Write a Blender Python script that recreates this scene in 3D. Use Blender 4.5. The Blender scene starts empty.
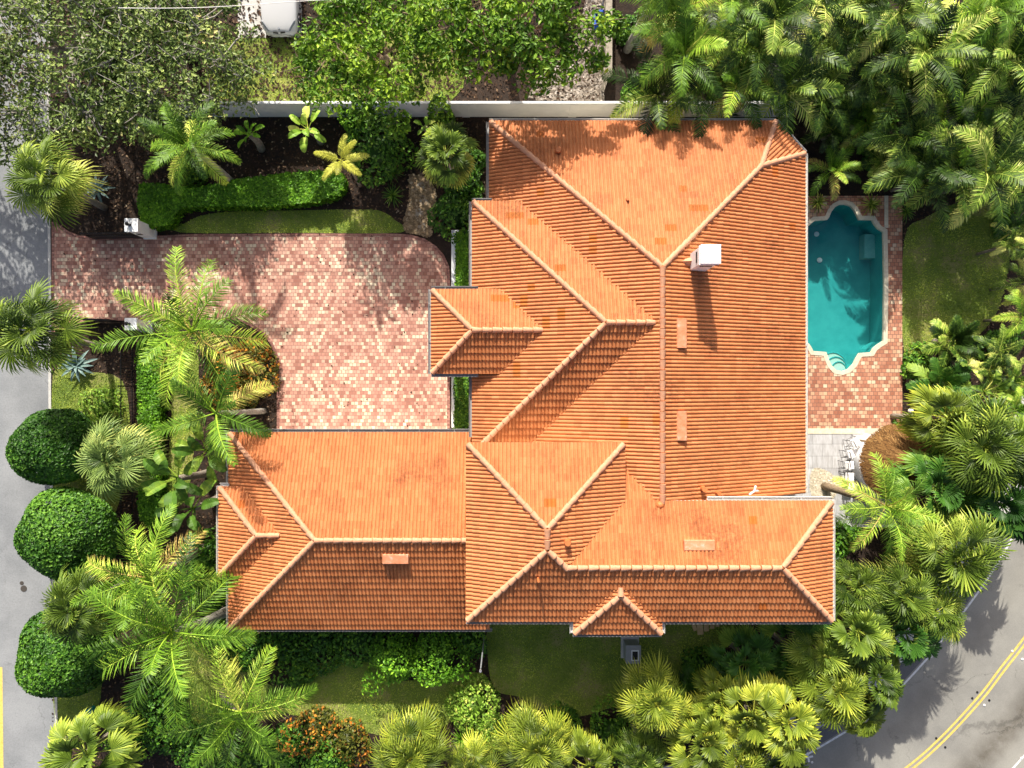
import bpy, bmesh, math, random
import numpy as np
from mathutils import Vector, Matrix, Euler
random.seed(7)
R = math.radians; PI = math.pi
scene = bpy.context.scene
COL = scene.collection
H = 35.0; U = 0.05          # camera height, metres per photo pixel at ground level

def W(px, py, z=0.0):       # a surveyed plan position: where a point of known height stands
    f = U * (H - z) / H
    return Vector(((px - 512) * f, (384 - py) * f, z))

# ------------------------------------------------------------------ materials
def new_mat(name):
    m = bpy.data.materials.new(name); m.use_nodes = True
    nt = m.node_tree; b = nt.nodes['Principled BSDF']
    return m, nt, b
def N(nt, t, **kw):
    n = nt.nodes.new(t)
    for k, v in kw.items(): setattr(n, k, v)
    return n
def ramp(nt, stops, interp='LINEAR'):
    r = N(nt, 'ShaderNodeValToRGB'); cr = r.color_ramp; cr.interpolation = interp
    while len(cr.elements) < len(stops): cr.elements.new(0.5)
    for e, (p, c) in zip(cr.elements, stops):
        e.position = p; e.color = (c[0], c[1], c[2], 1)
    return r
def coords(nt, scale=1.0, obj=True):
    tc = N(nt, 'ShaderNodeNewGeometry')
    return tc.outputs['Position']
def noise(nt, scale, detail=4, rough=0.6, vec=None):
    n = N(nt, 'ShaderNodeTexNoise'); n.inputs['Scale'].default_value = scale
    n.inputs['Detail'].default_value = detail; n.inputs['Roughness'].default_value = rough
    nt.links.new(vec if vec is not None else coords(nt), n.inputs['Vector'])
    return n
def mixc(nt, fac, a, b, blend='MIX'):
    m = N(nt, 'ShaderNodeMix', data_type='RGBA', blend_type=blend)
    for sock, v in ((m.inputs[0], fac), (m.inputs[6], a), (m.inputs[7], b)):
        if isinstance(v, (int, float)): sock.default_value = v
        elif isinstance(v, tuple): sock.default_value = (v[0], v[1], v[2], 1)
        else: nt.links.new(v, sock)
    return m.outputs[2]
def bump(nt, b, height, strength=0.4, dist=0.02):
    bp = N(nt, 'ShaderNodeBump'); bp.inputs['Strength'].default_value = strength
    bp.inputs['Distance'].default_value = dist
    nt.links.new(height, bp.inputs['Height']); nt.links.new(bp.outputs[0], b.inputs['Normal'])

def noisy_mat(name, stops, scale, rough=0.85, detail=6, bs=0.4, bd=0.02, bscale=None, metal=0, stops2=None, scale2=0.6, f2=0.5):
    m, nt, b = new_mat(name)
    n = noise(nt, scale, detail, 0.7); r = ramp(nt, stops)
    nt.links.new(n.outputs[0], r.inputs[0]); c = r.outputs[0]
    if stops2:
        n2 = noise(nt, scale2, 4, 0.6); r2 = ramp(nt, stops2); nt.links.new(n2.outputs[0], r2.inputs[0])
        c = mixc(nt, f2, c, r2.outputs[0])
    nt.links.new(c, b.inputs['Base Color'])
    b.inputs['Roughness'].default_value = rough; b.inputs['Metallic'].default_value = metal
    if bs: bump(nt, b, (noise(nt, bscale, 4).outputs[0] if bscale else n.outputs[0]), bs, bd)
    return m
def plain(name, c, rough=0.6, metal=0, vary=0.08):
    lo = tuple(x * (1 - vary) for x in c); hi = tuple(min(1, x * (1 + vary)) for x in c)
    return noisy_mat(name, [(0.3, lo), (0.7, hi)], 6, rough, 4, 0.08, 0.01, metal=metal)

def leaf_mat(name, stops, transl=0.3, rough=0.55, gain=(1.85, 1.85, 1.05)):
    """colour runs over the per-leaf 'tone' attribute (young to old leaves, plus painted light contrast)"""
    m, nt, b = new_mat(name); stops = [(p, tuple(min(.82, x*g*(.62 + .75*p if gain[0] > 1.2 else 1)) for x, g in zip(c, gain))) for p, c in stops]; rough = max(rough, .5)  # darkens low tones, lifts high ones: foliage light contrast painted into the colour
    a = N(nt, 'ShaderNodeAttribute'); a.attribute_name = 'tone'
    oi = N(nt, 'ShaderNodeObjectInfo')
    ad = N(nt, 'ShaderNodeMath', operation='MULTIPLY_ADD'); ad.inputs[1].default_value = 0.22; ad.inputs[2].default_value = -0.11
    nt.links.new(oi.outputs['Random'], ad.inputs[0])
    s = N(nt, 'ShaderNodeMath', operation='ADD'); nt.links.new(a.outputs['Fac'], s.inputs[0]); nt.links.new(ad.outputs[0], s.inputs[1])
    r = ramp(nt, stops); nt.links.new(s.outputs[0], r.inputs[0])
    nt.links.new(r.outputs[0], b.inputs['Base Color'])
    b.inputs['Roughness'].default_value = rough
    b.inputs['Specular IOR Level'].default_value = 0.3
    t = N(nt, 'ShaderNodeBsdfTranslucent'); nt.links.new(r.outputs[0], t.inputs['Color'])
    mx = N(nt, 'ShaderNodeMixShader'); mx.inputs[0].default_value = transl*.7
    nt.links.new(b.outputs[0], mx.inputs[1]); nt.links.new(t.outputs[0], mx.inputs[2])
    nt.links.new(mx.outputs[0], nt.nodes['Material Output'].inputs['Surface'])
    return m

def paver_mat(name, stops, bw, bh, tint, mortar=(0.16, 0.09, 0.07)):
    m, nt, b = new_mat(name)
    pos = coords(nt)
    br = N(nt, 'ShaderNodeTexBrick'); br.offset = 0.5
    br.inputs['Color1'].default_value = (0, 0, 0, 1); br.inputs['Color2'].default_value = (1, 1, 1, 1)
    br.inputs['Mortar'].default_value = (0.5, 0.5, 0.5, 1)
    br.inputs['Scale'].default_value = 1; br.inputs['Brick Width'].default_value = bw; br.inputs['Row Height'].default_value = bh
    br.inputs['Mortar Size'].default_value = 0.012; br.inputs['Mortar Smooth'].default_value = 0.3
    nt.links.new(pos, br.inputs['Vector'])
    big = noise(nt, 0.32, 4, 0.6)
    mr = N(nt, 'ShaderNodeMapRange'); mr.inputs[1].default_value = 0.3; mr.inputs[2].default_value = 0.7
    mr.inputs[3].default_value = -0.20; mr.inputs[4].default_value = 0.16; nt.links.new(big.outputs[0], mr.inputs[0])
    ad = N(nt, 'ShaderNodeMath', operation='ADD'); nt.links.new(br.outputs['Color'], ad.inputs[0]); nt.links.new(mr.outputs[0], ad.inputs[1])
    r = ramp(nt, stops); nt.links.new(ad.outputs[0], r.inputs[0])
    n3 = noise(nt, 9, 5, 0.7)
    c = mixc(nt, 0.35, r.outputs[0], mixc(nt, n3.outputs[0], (0.45, 0.38, 0.36), (1, 1, 1)), 'MULTIPLY')
    n4 = noise(nt, 0.7, 5, 0.7); r4 = ramp(nt, [(0.35, tint), (0.6, (1, 1, 1))]); nt.links.new(n4.outputs[0], r4.inputs[0])
    c = mixc(nt, 0.6, c, r4.outputs[0], 'MULTIPLY')
    c = mixc(nt, br.outputs['Fac'], c, mortar)
    nt.links.new(c, b.inputs['Base Color']); b.inputs['Roughness'].default_value = 0.8
    inv = N(nt, 'ShaderNodeMath', operation='SUBTRACT'); inv.inputs[0].default_value = 1; nt.links.new(br.outputs['Fac'], inv.inputs[1])
    bump(nt, b, inv.outputs[0], 0.5, 0.012)
    return m

def tile_mat(name, lo, hi, dark, pale):
    m, nt, b = new_mat(name)
    uv = N(nt, 'ShaderNodeUVMap'); uv.uv_map = 'UVMap'
    fl = N(nt, 'ShaderNodeVectorMath', operation='FLOOR'); nt.links.new(uv.outputs[0], fl.inputs[0])
    wn = N(nt, 'ShaderNodeTexWhiteNoise', noise_dimensions='2D'); nt.links.new(fl.outputs[0], wn.inputs['Vector'])
    r = ramp(nt, [(0.0, lo), (0.5, hi), (0.9, hi), (1.0, pale)]); nt.links.new(wn.outputs['Value'], r.inputs[0])
    # a few replaced, darker tiles sitting in twos
    sc = N(nt, 'ShaderNodeVectorMath', operation='MULTIPLY'); sc.inputs[1].default_value = (0.34, 1.0, 1); nt.links.new(uv.outputs[0], sc.inputs[0])
    f2 = N(nt, 'ShaderNodeVectorMath', operation='FLOOR'); nt.links.new(sc.outputs[0], f2.inputs[0])
    w2 = N(nt, 'ShaderNodeTexWhiteNoise', noise_dimensions='2D'); nt.links.new(f2.outputs[0], w2.inputs['Vector'])
    gt = N(nt, 'ShaderNodeMath', operation='GREATER_THAN'); gt.inputs[1].default_value = 0.9985; nt.links.new(w2.outputs['Value'], gt.inputs[0])
    c = mixc(nt, gt.outputs[0], r.outputs[0], dark)
    n = noise(nt, 1.1, 6, 0.7); rr = ramp(nt, [(0.30, (0.62, 0.55, 0.50)), (0.5, (1, 1, 1))]); nt.links.new(n.outputs[0], rr.inputs[0])
    c = mixc(nt, 0.55, c, rr.outputs[0], 'MULTIPLY')
    n2 = noise(nt, 16, 5, 0.75); rr2 = ramp(nt, [(0.33, (0.55, 0.46, 0.4)), (0.5, (1, 1, 1))]); nt.links.new(n2.outputs[0], rr2.inputs[0])
    c = mixc(nt, 0.55, c, rr2.outputs[0], 'MULTIPLY')
    ns = noise(nt, 0.42, 3, 0.5); rs = ramp(nt, [(0.52, (0, 0, 0)), (0.66, (1, 1, 1))]); nt.links.new(ns.outputs[0], rs.inputs[0])
    nd = noise(nt, 7, 6, 0.75); rd = ramp(nt, [(0.42, (0.36, 0.29, 0.24)), (0.58, (1, 1, 1))]); nt.links.new(nd.outputs[0], rd.inputs[0])
    sm = N(nt, 'ShaderNodeMath', operation='MULTIPLY'); sm.inputs[1].default_value = 0.6; nt.links.new(rs.outputs[0], sm.inputs[0])
    c = mixc(nt, sm.outputs[0], c, rd.outputs[0], 'MULTIPLY')
    nt.links.new(c, b.inputs['Base Color']); b.inputs['Roughness'].default_value = 0.7
    bump(nt, b, n2.outputs[0], 0.25, 0.01)
    return m

def cracks(m):
    nt = m.node_tree; b = nt.nodes['Principled BSDF']; src = b.inputs['Base Color'].links[0].from_socket
    n = noise(nt, .9, 5, .7); pos = coords(nt); ad = N(nt, 'ShaderNodeVectorMath', operation='MULTIPLY_ADD'); ad.inputs[1].default_value = (1.6, 1.6, 0)
    nt.links.new(n.outputs['Color'], ad.inputs[0]); nt.links.new(pos, ad.inputs[2])
    v = N(nt, 'ShaderNodeTexVoronoi', feature='DISTANCE_TO_EDGE'); v.inputs['Scale'].default_value = .3; nt.links.new(ad.outputs[0], v.inputs['Vector'])
    r = ramp(nt, [(0.0, (.55, .55, .55)), (0.006, (.7, .7, .7)), (0.010, (1, 1, 1))]); nt.links.new(v.outputs['Distance'], r.inputs[0])
    n2 = noise(nt, .5, 3, .5); r2 = ramp(nt, [(0.45, (1, 1, 1)), (0.55, (0, 0, 0))]); nt.links.new(n2.outputs[0], r2.inputs[0])
    k = mixc(nt, r2.outputs[0], r.outputs[0], (1, 1, 1))
    nt.links.new(mixc(nt, .8, src, k, 'MULTIPLY'), b.inputs['Base Color'])
M = {}
M['tile'] = tile_mat('terracotta_tile', (0.49, 0.160, 0.048), (0.57, 0.205, 0.068), (0.52, 0.145, 0.022), (0.61, 0.235, 0.085))
M['tile_replaced'] = tile_mat('replaced_tile', (0.42, 0.115, 0.010), (0.47, 0.14, 0.014), (0.42, 0.115, 0.010), (0.50, 0.15, 0.018))
M['cap'] = noisy_mat('ridge_cap_clay', [(0.3, (0.50, 0.20, 0.09)), (0.6, (0.62, 0.31, 0.17)), (0.8, (0.68, 0.40, 0.25))], 3.5, 0.75, stops2=[(0.3, (0.58, 0.26, 0.14)), (0.7, (0.72, 0.42, 0.27))], scale2=9)
M['vent'] = noisy_mat('vent_paint', [(0.35, (0.56, 0.19, 0.08)), (0.55, (0.66, 0.28, 0.15)), (0.72, (0.74, 0.48, 0.38))], 3.2, 0.6)
M['vent_end'] = noisy_mat('vent_end_white', [(0.35, (0.25, 0.2, 0.18)), (0.6, (0.8, 0.76, 0.72))], 9, 0.7)
M['pipe'] = plain('pipe_orange', (0.55, 0.17, 0.05), 0.6)
M['stucco'] = noisy_mat('stucco_cream', [(0.3, (0.66, 0.58, 0.45)), (0.7, (0.74, 0.66, 0.53))], 12, 0.9)
M['white'] = noisy_mat('white_paint', [(0.3, (0.78, 0.80, 0.82)), (0.7, (0.86, 0.87, 0.88))], 2.5, 0.75, stops2=[(0.32, (0.62, 0.64, 0.65)), (0.5, (0.86, 0.87, 0.88))], scale2=1.3, f2=0.3)
M['bright_white'] = plain('chimney_white', (0.85, 0.85, 0.86), 0.6, 0, 0.03)
M['gutter'] = plain('gutter_grey', (0.34, 0.33, 0.32), 0.5, 0.2)
M['gutter_light'] = plain('gutter_pale', (0.72, 0.70, 0.66), 0.5)
M['glass'] = plain('window_glass', (0.03, 0.04, 0.05), 0.08)
M['counter'] = plain('counter_white', (0.72, 0.72, 0.72), 0.4, 0, .03); M['cover'] = plain('cast_cover', (0.075, 0.065, 0.055), 0.7, .3); M['iron'] = plain('black_iron', (0.018, 0.018, 0.02), 0.45, 0.3)
M['wood'] = noisy_mat('weathered_wood', [(0.3, (0.20, 0.17, 0.13)), (0.55, (0.36, 0.32, 0.26)), (0.7, (0.46, 0.42, 0.35))], 5, 0.9, 7, 0.6, 0.02)
M['plank'] = noisy_mat('fresh_plank', [(0.3, (0.60, 0.40, 0.18)), (0.7, (0.78, 0.58, 0.32))], 4, 0.8)
M['bark'] = noisy_mat('palm_bark', [(0.3, (0.16, 0.13, 0.10)), (0.6, (0.30, 0.26, 0.21)), (0.75, (0.42, 0.38, 0.32))], 9, 0.95, 6, 0.8, 0.03)
M['pale_bark'] = noisy_mat('pale_palm_bark', [(0.3, (0.34, 0.32, 0.27)), (0.7, (0.55, 0.53, 0.46))], 8, 0.9, 6, 0.5, 0.02)
M['oakbark'] = noisy_mat('oak_bark', [(0.3, (0.17, 0.15, 0.12)), (0.7, (0.42, 0.40, 0.35))], 8, 0.95, 6, 0.6, 0.02)
M['brownbark'] = noisy_mat('brown_bark', [(0.3, (0.14, 0.10, 0.06)), (0.7, (0.34, 0.25, 0.16))], 8, 0.95, 6, 0.6, 0.02)
M['thatch'] = leaf_mat('thatch_straw', [(0.0, (0.10, 0.05, 0.018)), (0.5, (0.24, 0.125, 0.04)), (1.0, (0.42, 0.26, 0.10))], 0.05, 0.9, (.8,.75,.7))
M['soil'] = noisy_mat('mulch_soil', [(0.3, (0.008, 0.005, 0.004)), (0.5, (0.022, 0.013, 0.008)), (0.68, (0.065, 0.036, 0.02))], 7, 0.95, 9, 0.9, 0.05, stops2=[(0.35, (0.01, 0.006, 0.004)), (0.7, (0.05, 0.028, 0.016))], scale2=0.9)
M['lawn'] = noisy_mat('lawn_turf', [(0.3, (0.105, 0.15, 0.02)), (0.5, (0.20, 0.265, 0.038)), (0.7, (0.35, 0.35, 0.10))], 9, 0.95, 8, 0.9, 0.05, stops2=[(0.34, (0.085, 0.155, 0.02)), (0.50, (0.19, 0.255, 0.04)), (0.64, (0.34, 0.29, 0.12))], scale2=0.7, f2=.65)
M['grass'] = leaf_mat('grass_blades', [(0.0, (0.05, 0.085, 0.012)), (0.5, (0.12, 0.17, 0.03)), (0.85, (0.22, 0.24, 0.06)), (1.0, (0.33, 0.27, 0.12))], 0.3, 0.6, (2.5,2.5,1.35))
M['chip'] = leaf_mat('mulch_chip', [(0.0, (0.02, 0.012, 0.008)), (0.6, (0.07, 0.038, 0.022)), (0.9, (0.2, 0.13, 0.08)), (1.0, (0.42, 0.33, 0.22))], 0.0, 0.9, (1,1,1))
M['litter'] = leaf_mat('leaf_litter', [(0.0, (0.16, 0.13, 0.10)), (0.5, (0.35, 0.30, 0.25)), (1.0, (0.62, 0.57, 0.52))], 0.0, 0.9, (1,1,1))
M['pebble'] = leaf_mat('pebbles', [(0.0, (0.16, 0.11, 0.06)), (0.5, (0.38, 0.27, 0.15)), (1.0, (0.66, 0.54, 0.38))], 0.0, 0.8, (1,1,1))
M['pale_pebble'] = leaf_mat('pale_pebbles', [(0.0, (0.40, 0.33, 0.22)), (1.0, (0.80, 0.74, 0.60))], 0.0, 0.8, (1,1,1))
M['street'] = noisy_mat('old_asphalt', [(0.28, (0.09, 0.095, 0.10)), (0.45, (0.225, 0.238, 0.25)), (0.7, (0.34, 0.355, 0.37))], 14, 0.9, 8, 0.3, 0.01, stops2=[(0.35, (0.16, 0.17, 0.18)), (0.62, (0.30, 0.31, 0.32))], scale2=0.35, f2=0.6)
def road_mat():
    m, nt, b = new_mat('road_asphalt')
    n = noise(nt, 22, 8, 0.75); r = ramp(nt, [(0.3, (0.17, 0.165, 0.15)), (0.5, (0.27, 0.262, 0.238)), (0.7, (0.37, 0.36, 0.325))]); nt.links.new(n.outputs[0], r.inputs[0])
    n2 = noise(nt, 0.35, 5, 0.6); r2 = ramp(nt, [(0.35, (0.20, 0.195, 0.18)), (0.62, (0.35, 0.34, 0.30))]); nt.links.new(n2.outputs[0], r2.inputs[0])
    c = mixc(nt, 0.55, r.outputs[0], r2.outputs[0])
    a = N(nt, 'ShaderNodeAttribute'); a.attribute_name = 'lane'
    n3 = noise(nt, 1.3, 6, 0.75); ad = N(nt, 'ShaderNodeMath', operation='MULTIPLY'); nt.links.new(a.outputs['Fac'], ad.inputs[0]); nt.links.new(n3.outputs[0], ad.inputs[1])
    c = mixc(nt, ad.outputs[0], c, (0.075, 0.06, 0.04))
    nt.links.new(c, b.inputs['Base Color']); b.inputs['Roughness'].default_value = .9; bump(nt, b, n.outputs[0], .3, .01); return m
M['road'] = road_mat()
cracks(M['road']); cracks(M['street'])
M['bike_lane'] = noisy_mat('lane_asphalt', [(0.3, (0.09, 0.09, 0.095)), (0.7, (0.17, 0.17, 0.175))], 20, 0.9, 8, 0.3, 0.01)
M['tyre_stain'] = noisy_mat('worn_asphalt', [(0.3, (0.13, 0.115, 0.095)), (0.7, (0.24, 0.22, 0.19))], 8, 0.9, 8, 0.3, 0.01)
M['yellow'] = noisy_mat('yellow_line', [(0.3, (0.55, 0.38, 0.07)), (0.6, (0.78, 0.58, 0.15))], 9, 0.8)
M['line'] = noisy_mat('white_line', [(0.3, (0.5, 0.5, 0.5)), (0.55, (0.8, 0.8, 0.8))], 6, 0.8)
M['concrete'] = noisy_mat('pale_concrete', [(0.3, (0.44, 0.43, 0.40)), (0.7, (0.62, 0.61, 0.58))], 8, 0.9, stops2=[(0.35, (0.3, 0.29, 0.27)), (0.6, (0.62, 0.61, 0.57))], scale2=0.9, f2=0.4)
M['paver'] = paver_mat('driveway_paver', [(0.0, (0.37, 0.165, 0.12)), (0.2, (0.50, 0.25, 0.185)), (0.45, (0.61, 0.34, 0.255)), (0.68, (0.68, 0.42, 0.315)), (0.80, (0.75, 0.54, 0.39)), (0.92, (0.83, 0.71, 0.51))], 0.185, 0.175, (0.84, 0.70, 0.68), (0.26, 0.13, 0.10))
M['deckpaver'] = paver_mat('deck_paver', [(0.0, (0.42, 0.17, 0.10)), (0.3, (0.56, 0.25, 0.15)), (0.6, (0.66, 0.34, 0.21)), (0.82, (0.74, 0.47, 0.29)), (0.95, (0.82, 0.66, 0.46))], 0.21, 0.19, (0.7, 0.55, 0.5))
M['border'] = paver_mat('border_paver', [(0.0, (0.24, 0.10, 0.08)), (0.5, (0.40, 0.18, 0.14)), (1.0, (0.55, 0.30, 0.23))], 0.2, 0.1, (0.7, 0.6, 0.6))
M['coping'] = noisy_mat('cream_coping', [(0.3, (0.58, 0.50, 0.36)), (0.7, (0.76, 0.70, 0.55))], 7, 0.7)
M['basin'] = noisy_mat('pool_plaster', [(0.3, (0.006, 0.25, 0.265)), (0.7, (0.02, 0.32, 0.33))], 1.2, 0.8, 3, 0)
M['step'] = noisy_mat('pool_step', [(0.3, (0.30, 0.46, 0.42)), (0.7, (0.40, 0.56, 0.50))], 4, 0.7, 3, 0)
M['bench'] = noisy_mat('pool_bench', [(0.3, (0.10, 0.36, 0.36)), (0.7, (0.16, 0.44, 0.43))], 4, 0.7, 3, 0)
M['agave'] = leaf_mat('agave_leaf', [(0.0, (0.07, 0.14, 0.14)), (1.0, (0.20, 0.31, 0.30))], 0.1, 0.5, (1.15,1.1,1.05))
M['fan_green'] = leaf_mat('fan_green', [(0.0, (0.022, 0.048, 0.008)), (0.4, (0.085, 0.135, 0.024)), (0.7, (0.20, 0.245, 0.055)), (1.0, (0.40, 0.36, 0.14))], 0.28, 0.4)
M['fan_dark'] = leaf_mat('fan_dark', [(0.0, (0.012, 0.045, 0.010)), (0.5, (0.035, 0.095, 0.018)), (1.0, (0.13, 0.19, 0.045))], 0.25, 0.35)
M['fan_yellow'] = leaf_mat('fan_yellow', [(0.0, (0.04, 0.075, 0.010)), (0.4, (0.13, 0.185, 0.026)), (0.7, (0.29, 0.32, 0.05)), (1.0, (0.50, 0.42, 0.12))], 0.22, 0.4, (1.7, 1.62, 1.05))
M['fan_silver'] = leaf_mat('fan_silver', [(0.0, (0.05, 0.10, 0.035)), (0.5, (0.14, 0.20, 0.085)), (1.0, (0.33, 0.34, 0.16))], 0.25, 0.4)
M['feather'] = leaf_mat('feather_green', [(0.0, (0.025, 0.065, 0.007)), (0.45, (0.095, 0.175, 0.020)), (0.72, (0.22, 0.30, 0.045)), (0.88, (0.32, 0.33, 0.09)), (1.0, (0.27, 0.17, 0.085))], 0.22, 0.4, (1.65, 1.8, 1.1))
M['feather_yellow'] = leaf_mat('feather_yellow', [(0.0, (0.12, 0.14, 0.02)), (0.6, (0.25, 0.25, 0.045)), (1.0, (0.38, 0.33, 0.09))], 0.3, 0.4)
M['areca'] = leaf_mat('areca_green', [(0.0, (0.006, 0.016, 0.003)), (0.45, (0.026, 0.056, 0.009)), (0.7, (0.15, 0.21, 0.045)), (1.0, (0.42, 0.39, 0.16))], 0.12, 0.35, (1.7,1.8,1.0))
M['banana'] = leaf_mat('banana_green', [(0.0, (0.018, 0.05, 0.010)), (0.5, (0.05, 0.11, 0.020)), (1.0, (0.19, 0.25, 0.05))], 0.3, 0.3)
M['ficus'] = leaf_mat('clipped_green', [(0.0, (0.012, 0.05, 0.006)), (0.5, (0.032, 0.105, 0.012)), (1.0, (0.085, 0.19, 0.024))], 0.1, 0.35, (1.35,1.3,.9))
M['hedge'] = leaf_mat('hedge_green', [(0.0, (0.03, 0.09, 0.008)), (0.5, (0.07, 0.175, 0.015)), (1.0, (0.16, 0.29, 0.03))], 0.25, 0.4)
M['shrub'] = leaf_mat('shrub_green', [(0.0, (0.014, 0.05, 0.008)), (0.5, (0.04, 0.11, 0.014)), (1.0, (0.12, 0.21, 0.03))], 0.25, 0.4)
M['lightshrub'] = leaf_mat('pale_shrub', [(0.0, (0.07, 0.14, 0.02)), (0.5, (0.15, 0.26, 0.045)), (1.0, (0.33, 0.42, 0.13))], 0.25, 0.4)
M['oakleaf'] = leaf_mat('oak_leaf', [(0.0, (0.035, 0.06, 0.014)), (0.5, (0.085, 0.125, 0.035)), (0.85, (0.17, 0.20, 0.075)), (1.0, (0.28, 0.24, 0.13))], 0.12, 0.45, (1.75, 1.8, 1.25))
M['brightleaf'] = leaf_mat('bright_leaf', [(0.0, (0.02, 0.07, 0.006)), (0.5, (0.06, 0.165, 0.013)), (1.0, (0.17, 0.31, 0.03))], 0.3, 0.4, (2.0, 1.55, 1.1))
M['croton'] = leaf_mat('croton_leaf', [(0.0, (0.04, 0.06, 0.010)), (0.5, (0.10, 0.11, 0.018)), (0.68, (0.30, 0.10, 0.015)), (1.0, (0.52, 0.20, 0.03))], 0.2, 0.4, (1.6, 1.5, 1.1))
M['redleaf'] = leaf_mat('red_leaf', [(0.0, (0.06, 0.01, 0.015)), (1.0, (0.18, 0.03, 0.035))], 0.2, 0.4)
M['car_paint'] = plain('car_white', (0.58, 0.585, 0.59), 0.25, 0, 0.01)
M['rubber'] = plain('rubber', (0.02, 0.02, 0.02), 0.8)
M['chrome'] = plain('chrome', (0.6, 0.6, 0.62), 0.25, 1.0)
M['lamp'] = plain('lamp_glass', (0.25, 0.27, 0.30), 0.1)
M['blue'] = plain('blue_plastic', (0.02, 0.10, 0.55), 0.4)
M['teal'] = plain('teal_plastic', (0.03, 0.35, 0.38), 0.4)
M['grey_metal'] = plain('grey_metal', (0.36, 0.37, 0.39), 0.45, 0.2)
M['dark'] = plain('dark_opening', (0.012, 0.012, 0.012), 0.7)
M['stone'] = noisy_mat('step_stone', [(0.3, (0.22, 0.19, 0.15)), (0.7, (0.36, 0.32, 0.26))], 6, 0.9)
M['door'] = noisy_mat('door_wood', [(0.3, (0.12, 0.05, 0.02)), (0.7, (0.22, 0.10, 0.045))], 6, 0.5)

# grey stone patio slabs
def slab_mat():
    m, nt, b = new_mat('patio_slab'); pos = coords(nt)
    br = N(nt, 'ShaderNodeTexBrick'); br.offset = 0.5
    br.inputs['Color1'].default_value = (0.42, 0.42, 0.43, 1); br.inputs['Color2'].default_value = (0.60, 0.60, 0.61, 1)
    br.inputs['Mortar'].default_value = (0.25, 0.25, 0.25, 1); br.inputs['Scale'].default_value = 1
    br.inputs['Brick Width'].default_value = 1.0; br.inputs['Row Height'].default_value = 0.6; br.inputs['Mortar Size'].default_value = 0.01
    nt.links.new(pos, br.inputs['Vector'])
    mp = N(nt, 'ShaderNodeMapping'); mp.inputs['Scale'].default_value = (5, 1.2, 1); mp.inputs['Rotation'].default_value = (0, 0, 0.6); nt.links.new(pos, mp.inputs[0])
    n = noise(nt, 1.6, 6, 0.6, mp.outputs[0]); rr = ramp(nt, [(0.35, (0.62, 0.6, 0.58)), (0.6, (1, 1, 1))]); nt.links.new(n.outputs[0], rr.inputs[0])
    nt.links.new(mixc(nt, 0.7, br.outputs['Color'], rr.outputs[0], 'MULTIPLY'), b.inputs['Base Color']); b.inputs['Roughness'].default_value = 0.6
    return m
M['slab'] = slab_mat()
def water_mat(name):
    m, nt, b = new_mat(name)
    tr = N(nt, 'ShaderNodeBsdfTransparent'); tr.inputs['Color'].default_value = (0.86, 0.99, 0.965, 1)
    gl = N(nt, 'ShaderNodeBsdfGlossy'); gl.inputs['Roughness'].default_value = 0.03
    fr = N(nt, 'ShaderNodeFresnel'); geo = N(nt, 'ShaderNodeNewGeometry'); ior = N(nt, 'ShaderNodeMapRange'); ior.inputs[3].default_value = 1.33; ior.inputs[4].default_value = 1/1.33
    nt.links.new(geo.outputs['Backfacing'], ior.inputs[0]); nt.links.new(ior.outputs[0], fr.inputs['IOR'])
    n = noise(nt, 2.2, 3, 0.5); bp = N(nt, 'ShaderNodeBump'); bp.inputs['Strength'].default_value = 0.25; bp.inputs['Distance'].default_value = 0.08
    nt.links.new(n.outputs[0], bp.inputs['Height'])
    nt.links.new(bp.outputs[0], gl.inputs['Normal']); nt.links.new(bp.outputs[0], fr.inputs['Normal'])
    mx = N(nt, 'ShaderNodeMixShader'); nt.links.new(fr.outputs[0], mx.inputs[0])
    nt.links.new(tr.outputs[0], mx.inputs[1]); nt.links.new(gl.outputs[0], mx.inputs[2])
    nt.links.new(mx.outputs[0], nt.nodes['Material Output'].inputs['Surface'])
    nt.nodes.remove(b)
    return m
M['water'] = water_mat('pool_water')

# ------------------------------------------------------------------ object helpers
def tag(o, label=None, cat=None, group=None, kind=None):
    if label: o['label'] = label
    if cat: o['category'] = cat
    if group: o['group'] = group
    if kind: o['kind'] = kind
    return o
def link(o, parent=None):
    COL.objects.link(o)
    if parent is not None: o.parent = parent
    return o
def empty(name, loc, label, cat, group=None):
    o = bpy.data.objects.new(name, None); o.location = loc; o.empty_display_size = 0.3
    link(o); return tag(o, label, cat, group)
def mesh_data(name, verts, faces, mat, tones=None, smooth=False):
    me = bpy.data.meshes.new(name); me.from_pydata([tuple(v) for v in verts], [], faces)
    me.materials.append(mat)
    if tones is not None:
        a = me.attributes.new('tone', 'FLOAT', 'POINT'); a.data.foreach_set('value', np.asarray(tones, dtype=np.float32))
    if smooth: me.polygons.foreach_set('use_smooth', [True] * len(me.polygons))
    me.update(); return me
def mobj(name, verts, faces, mat, parent=None, tones=None, smooth=False):
    o = bpy.data.objects.new(name, mesh_data(name, verts, faces, mat, tones, smooth)); return link(o, parent)

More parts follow.
